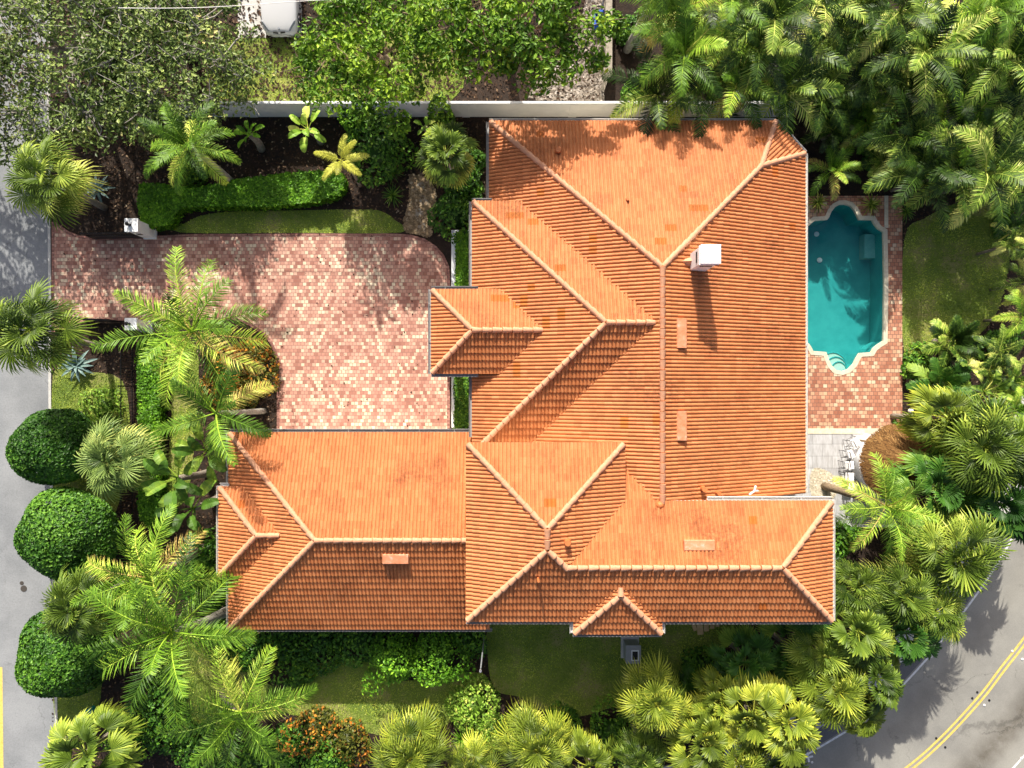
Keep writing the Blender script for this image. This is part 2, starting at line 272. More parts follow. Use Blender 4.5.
class MB:                                             # collects pieces of ONE mesh
    def __init__(s): s.v = []; s.f = []; s.t = []
    def add(s, vs, fs, tone=0.5):
        n = len(s.v); s.v += [tuple(v) for v in vs]; s.f += [tuple(i + n for i in f) for f in fs]
        s.t += list(tone) if isinstance(tone, (list, tuple)) else [tone] * len(vs)
    def box(s, x0, x1, y0, y1, z0, z1, mtx=None):
        vs = [Vector(p) for p in ((x0,y0,z0),(x1,y0,z0),(x1,y1,z0),(x0,y1,z0),(x0,y0,z1),(x1,y0,z1),(x1,y1,z1),(x0,y1,z1))]
        if mtx: vs = [mtx @ v for v in vs]
        s.add(vs, [(3,2,1,0),(4,5,6,7),(0,1,5,4),(1,2,6,5),(2,3,7,6),(3,0,4,7)])
    def tube(s, pts, rads, n=7, cap=True, tone=0.5):
        pts = [Vector(p) for p in pts]; vs = []; fs = []
        for i, p in enumerate(pts):
            d = (pts[min(i+1, len(pts)-1)] - pts[max(i-1, 0)]).normalized()
            a = d.orthogonal().normalized() if abs(d.z) > 0.95 else d.cross(Vector((0,0,1))).normalized()
            b = d.cross(a)
            for k in range(n):
                t = 2*PI*k/n; vs.append(p + (a*math.cos(t) + b*math.sin(t)) * rads[i])
        for i in range(len(pts)-1):
            for k in range(n):
                k2 = (k+1) % n; fs.append((i*n+k, i*n+k2, (i+1)*n+k2, (i+1)*n+k))
        if cap: fs.append(tuple(range(n-1, -1, -1))); fs.append(tuple((len(pts)-1)*n + k for k in range(n)))
        s.add(vs, fs, tone)
    def cyl(s, c, r, z0, z1, n=16, r2=None):
        s.tube([(c[0], c[1], z0), (c[0], c[1], z1)], [r, r if r2 is None else r2], n)
    def dome(s, c, rx, ry, rz, n=14, m=5, tone=0.5, z0=0.0):
        vs = []; fs = []
        for j in range(m):
            a = (PI/2) * j / m
            for k in range(n):
                t = 2*PI*k/n; vs.append((c[0]+rx*math.cos(a)*math.cos(t), c[1]+ry*math.cos(a)*math.sin(t), c[2]+rz*math.sin(a)))
        vs.append((c[0], c[1], c[2]+rz))
        for j in range(m-1):
            for k in range(n): fs.append((j*n+k, j*n+(k+1)%n, (j+1)*n+(k+1)%n, (j+1)*n+k))
        for k in range(n): fs.append(((m-1)*n+k, (m-1)*n+(k+1)%n, m*n))
        s.add(vs, fs, tone)
    def build(s, name, mat, parent=None, smooth=False, bevel=0):
        o = mobj(name, s.v, s.f, mat, parent, s.t, smooth)
        if bevel:
            b = o.modifiers.new('bevel', 'BEVEL'); b.width = bevel; b.segments = 2; b.limit_method = 'ANGLE'
        return o
    def data(s, name, mat, smooth=False): return mesh_data(name, s.v, s.f, mat, s.t, smooth)

def rel(v, o): return Vector(v) - Vector(o)

def smooth_closed(pts, n=5):
    out = []; L = len(pts)
    for i in range(L):
        p0, p1, p2, p3 = (Vector(pts[(i+k-1) % L]) for k in range(4))
        for j in range(n):
            t = j / n
            out.append(0.5*((2*p1) + (p2-p0)*t + (2*p0-5*p1+4*p2-p3)*t*t + (3*p1-p0-3*p2+p3)*t**3))
    return [(p.x, p.y) for p in out]
def smooth_open(pts, n=6):
    P = [Vector(p) for p in pts]; P = [2*P[0]-P[1]] + P + [2*P[-1]-P[-2]]; out = []
    for i in range(1, len(P)-2):
        p0, p1, p2, p3 = P[i-1:i+3]
        for j in range(n):
            t = j/n; out.append(0.5*((2*p1) + (p2-p0)*t + (2*p0-5*p1+4*p2-p3)*t*t + (3*p1-p0-3*p2+p3)*t**3))
    out.append(P[-2]); return [(p.x, p.y) for p in out]
def plan(pts): return [tuple(W(x, y)[:2]) for x, y in pts]

def sheet(name, poly, z, mat, holes=(), thick=0.0, kind='structure'):
    bm = bmesh.new(); loops = []
    for pl in [poly] + list(holes):
        vs = [bm.verts.new((x, y, z)) for x, y in pl]
        es = [bm.edges.new((vs[i], vs[(i+1) % len(vs)])) for i in range(len(vs))]; loops.append(es)
    bmesh.ops.triangle_fill(bm, use_beauty=True, use_dissolve=False, edges=[e for l in loops for e in l], normal=(0, 0, 1))
    for f in bm.faces:
        if f.normal.z < 0: f.normal_flip()
    if thick:
        for es in loops:
            for e in es:
                a, b = e.verts
                c = bm.verts.new(b.co - Vector((0,0,thick))); d = bm.verts.new(a.co - Vector((0,0,thick)))
                bm.faces.new((a, b, c, d))
        bmesh.ops.recalc_face_normals(bm, faces=bm.faces)
    me = bpy.data.meshes.new(name); bm.to_mesh(me); bm.free(); me.materials.append(mat)
    o = bpy.data.objects.new(name, me); link(o)
    if kind: o['kind'] = kind
    return o
def offset_poly(poly, d):
    n = len(poly); out = []
    area = sum(poly[i][0]*poly[(i+1)%n][1] - poly[(i+1)%n][0]*poly[i][1] for i in range(n))
    sg = 1 if area > 0 else -1
    for i in range(n):
        a, b, c = Vector(poly[i-1]), Vector(poly[i]), Vector(poly[(i+1) % n])
        d1 = (b-a).normalized(); d2 = (c-b).normalized()
        n1 = Vector((d1.y, -d1.x))*sg; n2 = Vector((d2.y, -d2.x))*sg
        m = (n1+n2); m = m.normalized() if m.length > 1e-4 else n1
        k = d / max(0.5, m.dot(n1)); out.append(tuple(b + m*k))
    return out
def ring(mb, inner, outer, z0, z1):
    n = len(inner); vs = []
    for p in inner: vs += [(p[0], p[1], z0), (p[0], p[1], z1)]
    for p in outer: vs += [(p[0], p[1], z0), (p[0], p[1], z1)]
    fs = []
    for i in range(n):
        j = (i+1) % n
        fs.append((2*i+1, 2*j+1, 2*n+2*j+1, 2*n+2*i+1)); fs.append((2*i, 2*j, 2*j+1, 2*i+1))
        fs.append((2*n+2*i, 2*n+2*i+1, 2*n+2*j+1, 2*n+2*j))
    mb.add(vs, fs)
def strip(name, line, off0, off1, z, mat, thick=0.0, kind='structure', parent=None):
    pts = [Vector(p) for p in line]; L = []; Rr = []
    for i, p in enumerate(pts):
        d = (pts[min(i+1, len(pts)-1)] - pts[max(i-1, 0)]).normalized(); nn = Vector((-d.y, d.x))
        L.append(p + nn*off1); Rr.append(p + nn*off0)
    mb = MB(); n = len(pts); vs = [(p.x, p.y, z) for p in Rr] + [(p.x, p.y, z) for p in L]
    fs = [(i, i+1, n+i+1, n+i) for i in range(n-1)]
    if thick:
        vs += [(p.x, p.y, z-thick) for p in Rr] + [(p.x, p.y, z-thick) for p in L]
        fs += [(i+1, i, 2*n+i, 2*n+i+1) for i in range(n-1)] + [(n+i, n+i+1, 3*n+i+1, 3*n+i) for i in range(n-1)]
    mb.add(vs, fs); o = mb.build(name, mat, parent)
    if kind: o['kind'] = kind
    return o
def inside(x, y, poly):
    c = False; n = len(poly); j = n-1
    for i in range(n):
        xi, yi = poly[i]; xj, yj = poly[j]
        if (yi > y) != (yj > y) and x < (xj-xi)*(y-yi)/(yj-yi+1e-12) + xi: c = not c
        j = i
    return c
#@@SETTING
# ------------------------------------------------------------------ the setting
pool_px = [(806,231),(808,226),(812,223),(814,221),(827,220),(829,217),(831,212),(835,207),(840,204.5),(845,204.5),(850,206),(854,210),(857,216),(859,220),(872,220),(874,224),(878,229),(883,232),
           (884,286),(883,341),(878,344),(873,348),(871,352),(859,353),(856,358),(853,364),(848,369),(842,371),(836,370),(831,365),(828,358),(826,352),(813,351),(811,347),(809,344),(806,342)]
pool_poly = plan(pool_px)
cop_poly = offset_poly(pool_poly, 0.2)
hole = offset_poly(pool_poly, 0.1)
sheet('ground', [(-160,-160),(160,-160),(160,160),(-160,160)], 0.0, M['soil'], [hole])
street_edge = [tuple(W(x, y)[:2]) for x, y in [(49,-900),(49,-200),(48,100),(48,200),(49,300),(49,400),(51,500),(53,600),(55,700),(57,768),(62,1000),(70,1700)]]
sheet('street', [(-31.5, 64)] + street_edge + [(-31.5,-66)], 0.012, M['street'])
strip('street_kerb', street_edge, 0.0, 0.13, 0.05, M['concrete'], 0.06)
sheet('road_marking', plan([(-1,667),(2.6,667),(3.2,720),(3.6,768),(8,1000),(4,1000),(0,768)]), 0.016, M['yellow'])
yl = smooth_open(plan([(66,925),(220,915),(380,905),(560,893),(700,872),(800,832),(868,795),(909,768),(943,738),(980,698),(1003,668),(1024,641),(1052,600),(1088,535),(1120,450),(1150,350),(1170,200),(1175,0),(1178,-400),(1180,-1000)]), 6)
def lane_road():
    pts = [Vector(p) for p in yl]; offs = [-4.6, -3.4, -2.9, -2.5, -2.1, -1.7, -1.2, -.6, 0, .6, 1.2, 1.7, 2.1, 2.6, 3.1, 4.2]; wear = [0, 0, .25, .9, 1.3, .8, .2, 0, 0, 0, .1, .3, .35, .2, 0, 0]
    vs = []; fs = []; w = []; n = len(offs)
    for i, p in enumerate(pts):
        d = (pts[min(i+1, len(pts)-1)] - pts[max(i-1, 0)]).normalized(); nn = Vector((-d.y, d.x))
        for o_, q in zip(offs, wear): c = p + nn*o_; vs.append((c.x, c.y, .012)); w.append(q)
    for i in range(len(pts)-1):
        for k in range(n-1): fs.append((i*n+k, (i+1)*n+k, (i+1)*n+k+1, i*n+k+1))
    o = mobj('road', vs, fs, M['road']); a = o.data.attributes.new('lane', 'FLOAT', 'POINT'); a.data.foreach_set('value', w); o['kind'] = 'structure'
lane_road()
strip('road_shoulder', yl, 3.42, 4.2, 0.016, M['bike_lane'])
strip('road_marking', yl, 0.06, 0.17, 0.02, M['yellow']); strip('road_marking', yl, -0.17, -0.06, 0.02, M['yellow'])
strip('road_marking', yl, 3.25, 3.35, 0.02, M['line']); strip('road_marking', yl, -3.6, -3.5, 0.02, M['line'])
strip('road_kerb', yl, 4.2, 4.4, 0.13, M['concrete'], 0.12)
strip('sidewalk', yl, 4.4, 5.6, 0.125, M['concrete'], 0.11)
def cross(px, py, s, ang):
    mb = MB(); c = W(px, py)
    for a in (ang, ang + PI/2):
        d = Vector((math.cos(a), math.sin(a), 0)); n = Vector((-d.y, d.x, 0))
        mb.add([c + d*s + n*.05 + Vector((0,0,.02 + .003*(a > ang))), c - d*s + n*.05 + Vector((0,0,.02 + .003*(a > ang))), c - d*s - n*.05 + Vector((0,0,.02 + .003*(a > ang))), c + d*s - n*.05 + Vector((0,0,.02 + .003*(a > ang)))], [(0,1,2,3)])
    mb.build('road_marking', M['line'])['kind'] = 'structure'
cross(915, 651, .22, .4); cross(808, 757, .25, .2)

drive = plan([(52,222),(56,222),(61,226),(68,231),(78,235),(92,237),(110,238),(150,236),(200,234),(300,233.5),(395,233.5),(412,235),(425,239),(436,246),(444,255),(449,266),(450,278),(450,436),(277,436),(277,366),(275,354),(270,343),(262,334),(250,326),(238,321),(225,320),(90,321),(70,326),(58,332),(52,338)])
dr_in = offset_poly(drive, -0.14)
sheet('driveway', dr_in, 0.028, M['paver'])
mb = MB(); ring(mb, dr_in, drive, 0.0, 0.034); mb.build('driveway_border', M['border'])['kind'] = 'structure'
deck = plan([(760,196),(902,196),(902,429),(760,429)])
sheet('pool_deck', deck, 0.03, M['deckpaver'], [hole])
mb = MB(); mb.box(W(760,0).x, W(902.5,0).x, W(0,434).y, W(0,428.5).y, -.05, .05); mb.build('deck_edge_strip', M['coping'], bevel=.01)['kind'] = 'structure'
sheet('patio', plan([(760,434.2),(898,434.2),(898,524),(760,524)]), 0.03, M['slab'])
mb = MB(); mb.box(W(795,0).x, W(899,0).x, W(0,527).y, W(0,524.2).y, -.05, .06); mb.build('patio_edge', M['white'])['kind'] = 'structure'
lawn_polys = {
 'drive': smooth_closed(plan([(181,232.5),(188,222),(205,215),(235,211.5),(290,210.5),(355,209.5),(380,211),(395,220),(401,232.5),(300,232.8)]), 4),
 'pool': smooth_closed(plan([(904,240),(925,218),(960,202),(995,196),(1008,215),(1010,250),(1004,290),(992,320),(965,345),(930,352),(904,352)]), 4),
 'strip': smooth_closed(plan([(168,340),(196,345),(198,400),(194,450),(186,500),(168,500),(170,440),(172,400)]), 3),
 'verge': smooth_closed(plan([(53,374),(90,372),(122,380),(130,420),(128,470),(110,540),(105,640),(95,720),(56,735),(55,560)]), 3),
 'south': smooth_closed(plan([(282,690),(310,668),(340,659),(365,659),(385,670),(402,681),(470,672),(486,676),(484,690),(468,700),(455,718),(440,728),(415,736),(378,735),(350,725),(315,717),(285,712)]), 4),
 'south_east': smooth_closed(plan([(494,616),(560,612),(650,614),(728,620),(730,640),(716,656),(680,676),(640,696),(600,711),(572,717),(545,712),(520,697),(496,690),(488,660)]), 4),
 'neighbour': smooth_closed(plan([(236,38),(300,36),(345,36),(420,20),(462,50),(450,102),(340,102),(262,102),(225,101),(205,70)]), 3),
 'palm_lawn': smooth_closed(plan([(172,640),(205,650),(260,680),(280,690),(285,712),(240,725),(190,740),(170,700)]), 3),
}
for k, p in lawn_polys.items(): sheet('lawn', p, 0.014 + 0.004 * (k in ('neighbour', 'palm_lawn')), M['lawn'])
sheet('neighbour_driveway', plan([(238,-160),(302,-160),(302,38),(238,38)]), 0.022, M['concrete'])
path_poly = smooth_closed(plan([(410,176),(428,180),(436,196),(433,220),(430,236),(418,234),(407,232),(404,222),(410,200)]), 4)
sheet('gravel_path', path_poly, 0.014, M['soil'])
for i, (x, y, r) in enumerate([(421,186,.2),(424,200,.23),(419,213,.24),(422,226,.2)]):
    mb = MB(); c = W(x, y); rr = random.Random(i)
    pts = [(c.x + r*(0.85+.3*rr.random())*math.cos(t*PI/5), c.y + r*(.8+.3*rr.random())*math.sin(t*PI/5)) for t in range(10)]
    mb.add([(x_, y_, 0.0) for x_, y_ in pts] + [(x_, y_, .06) for x_, y_ in pts], [tuple(range(10, 20))] + [(k, (k+1) % 10, 10+(k+1) % 10, 10+k) for k in range(10)])
    o = mb.build('stepping_stone', M['stone'], bevel=.015)
    tag(o, ['grey stepping stone at the far garden end of the gravel path', 'second grey stepping stone down the gravel path from the far end', 'third grey stepping stone down the gravel path from the far end', 'grey stepping stone of the gravel path next to the driveway'][i], 'stepping stone', 'stepping stones of the gravel path')
litter_poly = smooth_closed(plan([(540,80),(555,60),(578,40),(590,-20),(602,-20),(603,100),(570,101),(530,98)]), 3)
bed_poly = smooth_closed(plan([(812,470),(824,470),(835,478),(837,490),(830,500),(816,500),(810,490)]), 3)

# countless small stuff lying on the ground
def scatter(name, polys, n, size, mat, z, seed, tilt=0.5, kind='stuff', avoid=(), aspect=2.0):
    rr = np.random.RandomState(seed); mb_v = []; mb_f = []; tn = []; k = 0
    areas = []
    for p in polys:
        xs = [a[0] for a in p]; ys = [a[1] for a in p]; areas.append((max(xs)-min(xs))*(max(ys)-min(ys)))
    tot = sum(areas)
    for p, a in zip(polys, areas):
        xs = [q[0] for q in p]; ys = [q[1] for q in p]; m = int(n*a/tot)
        X = rr.uniform(min(xs), max(xs), m); Y = rr.uniform(min(ys), max(ys), m)
        for x, y in zip(X, Y):
            if not inside(x, y, p): continue
            if any(inside(x, y, q) for q in avoid): continue
            s = size*rr.uniform(.6, 1.5); t = rr.uniform(0, 2*PI); c, sn = math.cos(t), math.sin(t)
            h = s/aspect; dz = rr.uniform(-tilt, tilt)*h; dz2 = rr.uniform(-tilt, tilt)*s*.5; z0 = z + abs(dz) + abs(dz2)
            mb_v += [(x - c*s, y - sn*s, z0 - dz2), (x + sn*h, y - c*h, z0 - dz), (x + c*s, y + sn*s, z0 + dz2), (x - sn*h, y + c*h, z0 + dz)]
            mb_f.append((k, k+1, k+2, k+3)); k += 4; u = rr.beta(1.4, 2.2); tn += [u]*4
    o = mobj(name, mb_v, mb_f, mat, None, tn); o['kind'] = kind; return o
def blades(name, polys, n, mat, seed, hgt=.055):
    rr = np.random.RandomState(seed); vs = []; fs = []; tn = []; k = 0
    areas = []
    for p in polys:
        xs = [a[0] for a in p]; ys = [a[1] for a in p]; areas.append((max(xs)-min(xs))*(max(ys)-min(ys)))
    tot = sum(areas)
    for p, a in zip(polys, areas):
        xs = [q[0] for q in p]; ys = [q[1] for q in p]; m = int(n*a/tot)
        X = rr.uniform(min(xs), max(xs), m); Y = rr.uniform(min(ys), max(ys), m)
        for x, y in zip(X, Y):
            if not inside(x, y, p): continue
            patch = math.sin(x*1.3+2*math.sin(y*.7))*math.sin(y*1.7+1.3*math.sin(x*.9))
            t = rr.uniform(0, 2*PI); c, sn = math.cos(t), math.sin(t); w = rr.uniform(.012, .022); h = hgt*rr.uniform(.5, 1.3); l = h*rr.uniform(.3, 1.4)
            vs += [(x - sn*w, y + c*w, .012), (x + sn*w, y - c*w, .012), (x + c*l, y + sn*l, .012 + h)]
            fs.append((k, k+1, k+2)); k += 3; u = min(1, max(0, .45 + .25*patch + rr.normal(0, .2))); tn += [u]*3
    o = mobj(name, vs, fs, mat, None, tn); o['kind'] = 'stuff'; return o
blades('grass', list(lawn_polys.values()), 150000, M['grass'], 3)
beds = [plan([(52,118),(560,118),(560,236),(52,236)]), plan([(53,318),(280,318),(280,432),(53,432)]), plan([(53,420),(225,420),(225,768),(53,768)]), plan([(225,625),(760,625),(760,768),(225,768)]), plan([(902,190),(1030,190),(1030,560),(902,560)])]
avoid = list(lawn_polys.values()) + [drive, path_poly, plan([(800,790),(905,680),(965,600),(1000,545),(1040,500),(1100,500),(1100,800)])]
scatter('mulch_chips', beds, 42000, .06, M['chip'], .004, 5, avoid=avoid, aspect=1.8)
scatter('leaf_litter', [litter_poly], 9000, .09, M['litter'], .006, 6, aspect=1.6)
scatter('fallen_leaves', [plan([(0,-20),(600,-20),(600,102),(0,102)])], 9000, .075, M['chip'], .03, 8, aspect=1.8)
scatter('pebbles', [path_poly], 2600, .075, M['pebble'], .03, 7, aspect=1.2, tilt=.3)
scatter('pale_pebbles', [bed_poly], 3200, .045, M['pale_pebble'], .034, 12, aspect=1.2, tilt=.3)
scatter('fallen_leaves', [plan([(52,222),(450,234),(450,432),(277,432),(277,330),(52,320)])], 260, .05, M['chip'], .03, 9, aspect=1.8)

# ------------------------------------------------------------------ swimming pool
pool = empty('swimming_pool', W(845,286), 'teal swimming pool with a scalloped cream coping between the roof and the lawn', 'swimming pool')
po = pool.location
def P2(poly): return [(x - po.x, y - po.y) for x, y in poly]
mb = MB(); ring(mb, P2(pool_poly), P2(cop_poly), -.12, .05); mb.build('coping', M['coping'], pool)
pp = P2(pool_poly); n = len(pp); D = -1.35
mb = MB(); mb.add([(x, y, -.1) for x, y in pp] + [(x, y, D) for x, y in pp], [(i, (i+1) % n, n+(i+1) % n, n+i) for i in range(n)])
bs = mb.build('basin_wall', M['basin'], pool)
o = sheet('basin_floor', pp, D, M['basin'], kind=None); o.parent = pool
o = sheet('water', pp, -.1, M['water'], kind=None); o.parent = pool
for px_, py_ in ((828,228.5),(831,255.5)):
    mb = MB(); c = W(px_, py_) - po; mb.cyl((c.x, c.y), .13, D + .02, D + .06, 14); mb.build('drain_cover', M['bright_white'], pool)
for k, (r0, zt) in enumerate(((1.02, -.95), (.78, -.62), (.52, -.3))):
    mb = MB(); c = W(841.5, 372) - po; pts = []
    for i in range(13):
        a = PI*(.06 + .88*i/12); pts.append((c.x + r0*.78*math.cos(a), c.y + r0*math.sin(a)))
    pts = pts + [(c.x - .3, c.y + .08), (c.x + .3, c.y + .08)]; m_ = len(pts)
    mb.add([(x, y, D) for x, y in pts] + [(x, y, zt) for x, y in pts], [tuple(range(m_, 2*m_))] + [(i, (i+1) % m_, m_+(i+1) % m_, m_+i) for i in range(m_)])
    st_ = mb.build('step', M['step'], pool)
    me_ = MB(); me_.tube([(x, y - .0, zt + .012) for x, y in [(p[0] + (p[0]-c.x)*0, p[1]) for p in pts[:13]]], [.035]*13, 6); me_.build('step_edge', M['basin'], st_)
mb = MB(); c = W(878, 243) - po; mb.box(c.x - .27, c.x + .3, c.y - .6, c.y + .62, D, -.8); mb.build('bench', M['bench'], pool)
mb = MB(); a = W(887.5, 196) - po; b_ = W(885, 228) - po; mb.box(b_.x - .05, b_.x + .14, b_.y, a.y, -.02, .05); mb.build('coping_return', M['coping'], pool)

# ------------------------------------------------------------------ the house
house = empty('villa', (2, 1, 0), 'large house with orange clay tile hip roofs in the middle of the garden', 'house')
HO = Vector((2, 1, 0))
SL = 0.45
def roof_face(name, e0, e1, zE, poly, spots=(), zlift=0.0, slope=SL):
    """tiles one slope: e0-e1 is the eave direction (up-slope lies to its left), poly the plan outline (convex)"""
    e0 = Vector((*e0, 0)); e1 = Vector((*e1, 0)); u = (e1 - e0).normalized(); g = Vector((-u.y, u.x, 0))
    k = math.sqrt(1 + slope*slope); CW = 0.16; CL = 0.34
    us = [(Vector((*p, 0)) - e0).dot(u) for p in poly]; gs = [(Vector((*p, 0)) - e0).dot(g)*k for p in poly]
    i0, i1 = math.floor(min(us)/CW) - 1, math.ceil(max(us)/CW) + 1
    j0, j1 = math.floor(min(gs)/CL) - 1, math.ceil(max(gs)/CL) + 1
    prof = [(0.0, -.008), (0.13, -.010), (0.22, .016), (0.36, .039), (0.54, .047), (0.72, .043), (0.88, .025)]
    ups = Vector((g.x, g.y, slope)).normalized(); nn = Vector((-g.x*slope, -g.y*slope, 1)).normalized()
    base = e0 + Vector((0, 0, zE + zlift)); verts = []; faces = []; uvs = []
    rj = random.Random(hash(name) % 1000 + int(zE*100) + int(min(us)*10))
    def add(uu, vv, hh): verts.append(base + u*uu + ups*vv + nn*hh); return len(verts)-1
    for j in range(j0, j1):
        v0 = j*CL; v1 = v0 + CL + .02
        lo = []; hi = []; bt = []
        for i in range(i0, i1):
            jit = rj.uniform(-.006, .006)
            for f, h in prof:
                uu = (i + f)*CW
                lo.append(add(uu, v0 + jit, h + .06)); hi.append(add(uu, v1, h*.9 + .002)); bt.append(add(uu, v0 + jit, h*.9 - .012))
        npf = len(prof); tot = len(lo)
        for q in range(tot - 1):
            col = i0 + q//npf
            # clip whole tiles outside the bounding range of the polygon row later by bisecting
            faces.append((lo[q], lo[q+1], hi[q+1], hi[q])); uvs.append((col + .5, j + .5))
            faces.append((bt[q], bt[q+1], lo[q+1], lo[q])); uvs.append((col + .5, j + .5))
    me = bpy.data.meshes.new(name); me.from_pydata([tuple(v - HO) for v in verts], [], faces)
    uvl = me.uv_layers.new(name='UVMap'); me.materials.append(M['tile']); me.materials.append(M['tile_replaced'])
    marks = set()
    for sx, sy, nc in spots:                          # single darker tiles put in as repairs
        z = zE + 1
        for _ in range(10):
            p = W(sx, sy, z); z = zE + slope*(Vector((p.x, p.y, 0)) - e0).dot(g)
        q = Vector((p.x, p.y, 0)) - e0; c0 = math.floor(q.dot(u)/CW); r0 = math.floor(q.dot(g)*k/CL)
        for dc in range(nc): marks.add((c0 + dc - nc//2 + .5, r0 + .5))
    for pl, t in zip(me.polygons, uvs):
        for li in pl.loop_indices: uvl.data[li].uv = t
        if t in marks: pl.material_index = 1
    bm = bmesh.new(); bm.from_mesh(me)
    cx = sum(p[0] for p in poly)/len(poly); cy = sum(p[1] for p in poly)/len(poly)
    for a, b in zip(poly, poly[1:] + poly[:1]):
        a = Vector((*a, 0)) - HO; b = Vector((*b, 0)) - HO; d = b - a
        if d.length < 1e-4: continue
        nrm = Vector((d.y, -d.x, 0)).normalized()
        if nrm.dot(Vector((cx, cy, 0)) - HO - a) > 0: nrm = -nrm
        bmesh.ops.bisect_plane(bm, geom=bm.verts[:] + bm.edges[:] + bm.faces[:], plane_co=a, plane_no=nrm, clear_outer=True)
    bm.to_mesh(me); bm.free()
    o = bpy.data.objects.new(name, me); link(o, house)
    return o
def under(name, pts3, thick=.1):                     # timber deck below the tiles, a solid slab
    n = len(pts3); mb = MB()
    mb.add([Vector(p) - HO - Vector((0,0,.02)) for p in pts3] + [Vector(p) - HO - Vector((0,0,.02 + thick)) for p in pts3],
           [tuple(range(n)), tuple(range(2*n-1, n-1, -1))] + [(i, n+i, n+(i+1) % n, (i+1) % n) for i in range(n)])
    return mb
def cap_line(a, b, name='ridge_cap', r=.12):
    a = Vector(a) - HO; b = Vector(b) - HO; L = (b-a).length; d = (b-a).normalized(); s = d.cross(Vector((0,0,1))).normalized(); up = s.cross(d)
    m = max(1, round(L/.42)); mb = MB(); K = 8
    for i in range(m):
        p0 = a + d*(L*i/m); p1 = a + d*(L*(i+1)/m - .03); vs = []
        for p, rr_, lift in ((p0, r*1.1, .055), (p1, r*.8, .0)):
            for k in range(K+1):
                t = PI*k/K; vs.append(p + s*math.cos(t)*rr_ + up*(math.sin(t)*rr_*.95 + lift + .02))
        vs += [p0 + s*r*.86 + up*.0, p0 - s*r*.86]
        fs = [(k, k+1, K+2+k, K+1+k) for k in range(K)] + [tuple(range(K, -1, -1))]
        mb.add(vs, fs)
    return mb.build(name, M['cap'], house)
def gutter(a, b, mat='gutter', r=.07):
    a = Vector(a) - HO; b = Vector(b) - HO; mb = MB(); d = (b-a).normalized(); L = (b-a).length
    mtx = Matrix.Translation(a) @ d.to_track_quat('X', 'Z').to_matrix().to_4x4()
    mb.box(0, L, -r, r, -.15, -.13, mtx); mb.box(0, L, -r, -r+.015, -.13, -.01, mtx); mb.box(0, L, r-.015, r, -.13, -.01, mtx)
    for e in np.arange(.6, L-.3, 1.6): mb.box(e, e+.03, -r+.016, r-.016, -.035, -.02, mtx)
    return mb.build('gutter', M[mat], house)

def hip_block(x0, x1, y0, y1, zE, faces, ridge):     # helper for reading only
    pass
def z_at(zE, run): return zE + SL*run
# --- A: the long main roof (eave 3.3 m)
zA = 3.3; ax0, ax1, ay1 = -1.04, 13.27, 11.91; ah = (ax1-ax0)/2; axr = (ax0+ax1)/2; zAr = z_at(zA, ah); ayS = -4.95
A_apex = (axr, ay1-ah)
ch = (10.90, 9.54); zch = z_at(zA, 2.37); cA = (11.95, ay1); cB = (ax1, 10.46)
roof_face('roof_slope', (ax1, ay1), (ax0, ay1), zA, [(ax0, ay1), cA, ch, A_apex], spots=[(682,193,2),(699,212,5),(661,239,3),(671,232,3),(762,142,4)])
roof_face('roof_slope', (ax0, ay1), (ax0, ayS), zA, [(ax0, ay1), A_apex, (axr, ayS), (ax0, ayS)], spots=[(597,241,2),(597,250,2),(625,424,3),(543,193,2)])
roof_face('roof_slope', (ax1, ayS), (ax1, ay1), zA, [cB, (ax1, ayS), (axr, ayS), A_apex, ch])
chd = (Vector(cB)-Vector(cA)).length
roof_face('roof_slope', cB, cA, zA, [cA, cB, ch], slope=(zch-zA)/1.0/abs((Vector(ch)-Vector(cA)).dot(Vector((-(cA[1]-cB[1]), cA[0]-cB[0])).normalized())))
cap_line((*A_apex, zAr), (axr, -4.9, zAr)); cap_line((ax0+.1, ay1-.1, zA+.05), (*A_apex, zAr))
cap_line((*ch, zch), (*A_apex, zAr)); cap_line((cA[0]-.06, cA[1]-.08, zA+.03), (*ch, zch)); cap_line((cB[0]-.1, cB[1]-.06, zA+.03), (*ch, zch))
# --- B: cross hip to the west (eave 3.9 m)
zB = 3.9; bx0, by1 = -1.78, 8.13; br_ = 5.62; bap = (bx0+br_, by1-br_); zBr = z_at(zB, br_); bxe = -1.04 + (zBr-zA)/SL
roof_face('roof_slope', (5, by1), (bx0, by1), zB, [(bx0, by1), (.45, by1), (bxe+.1, bap[1]), bap], spots=[(520,217,3),(534,224,3),(561,270,3),(508,218,2)])
roof_face('roof_slope', (bx0, by1), (bx0, -3.1), zB, [(bx0, by1), bap, (bx0, by1-2*br_)], spots=[(532,288,2),(525,299,3),(562,315,3),(547,322,3),(520,370,4)])
roof_face('roof_slope', (bx0, by1-2*br_), (5, by1-2*br_), zB, [(bx0, by1-2*br_), bap, (bxe+.1, bap[1]), (.45, by1-2*br_)])
cap_line((bx0+.08, by1-.08, zB+.04), (*bap, zBr)); cap_line((bx0+.08, by1-2*br_+.08, zB+.04), (*bap, zBr)); cap_line((*bap, zBr), (bxe-.05, bap[1], zBr))
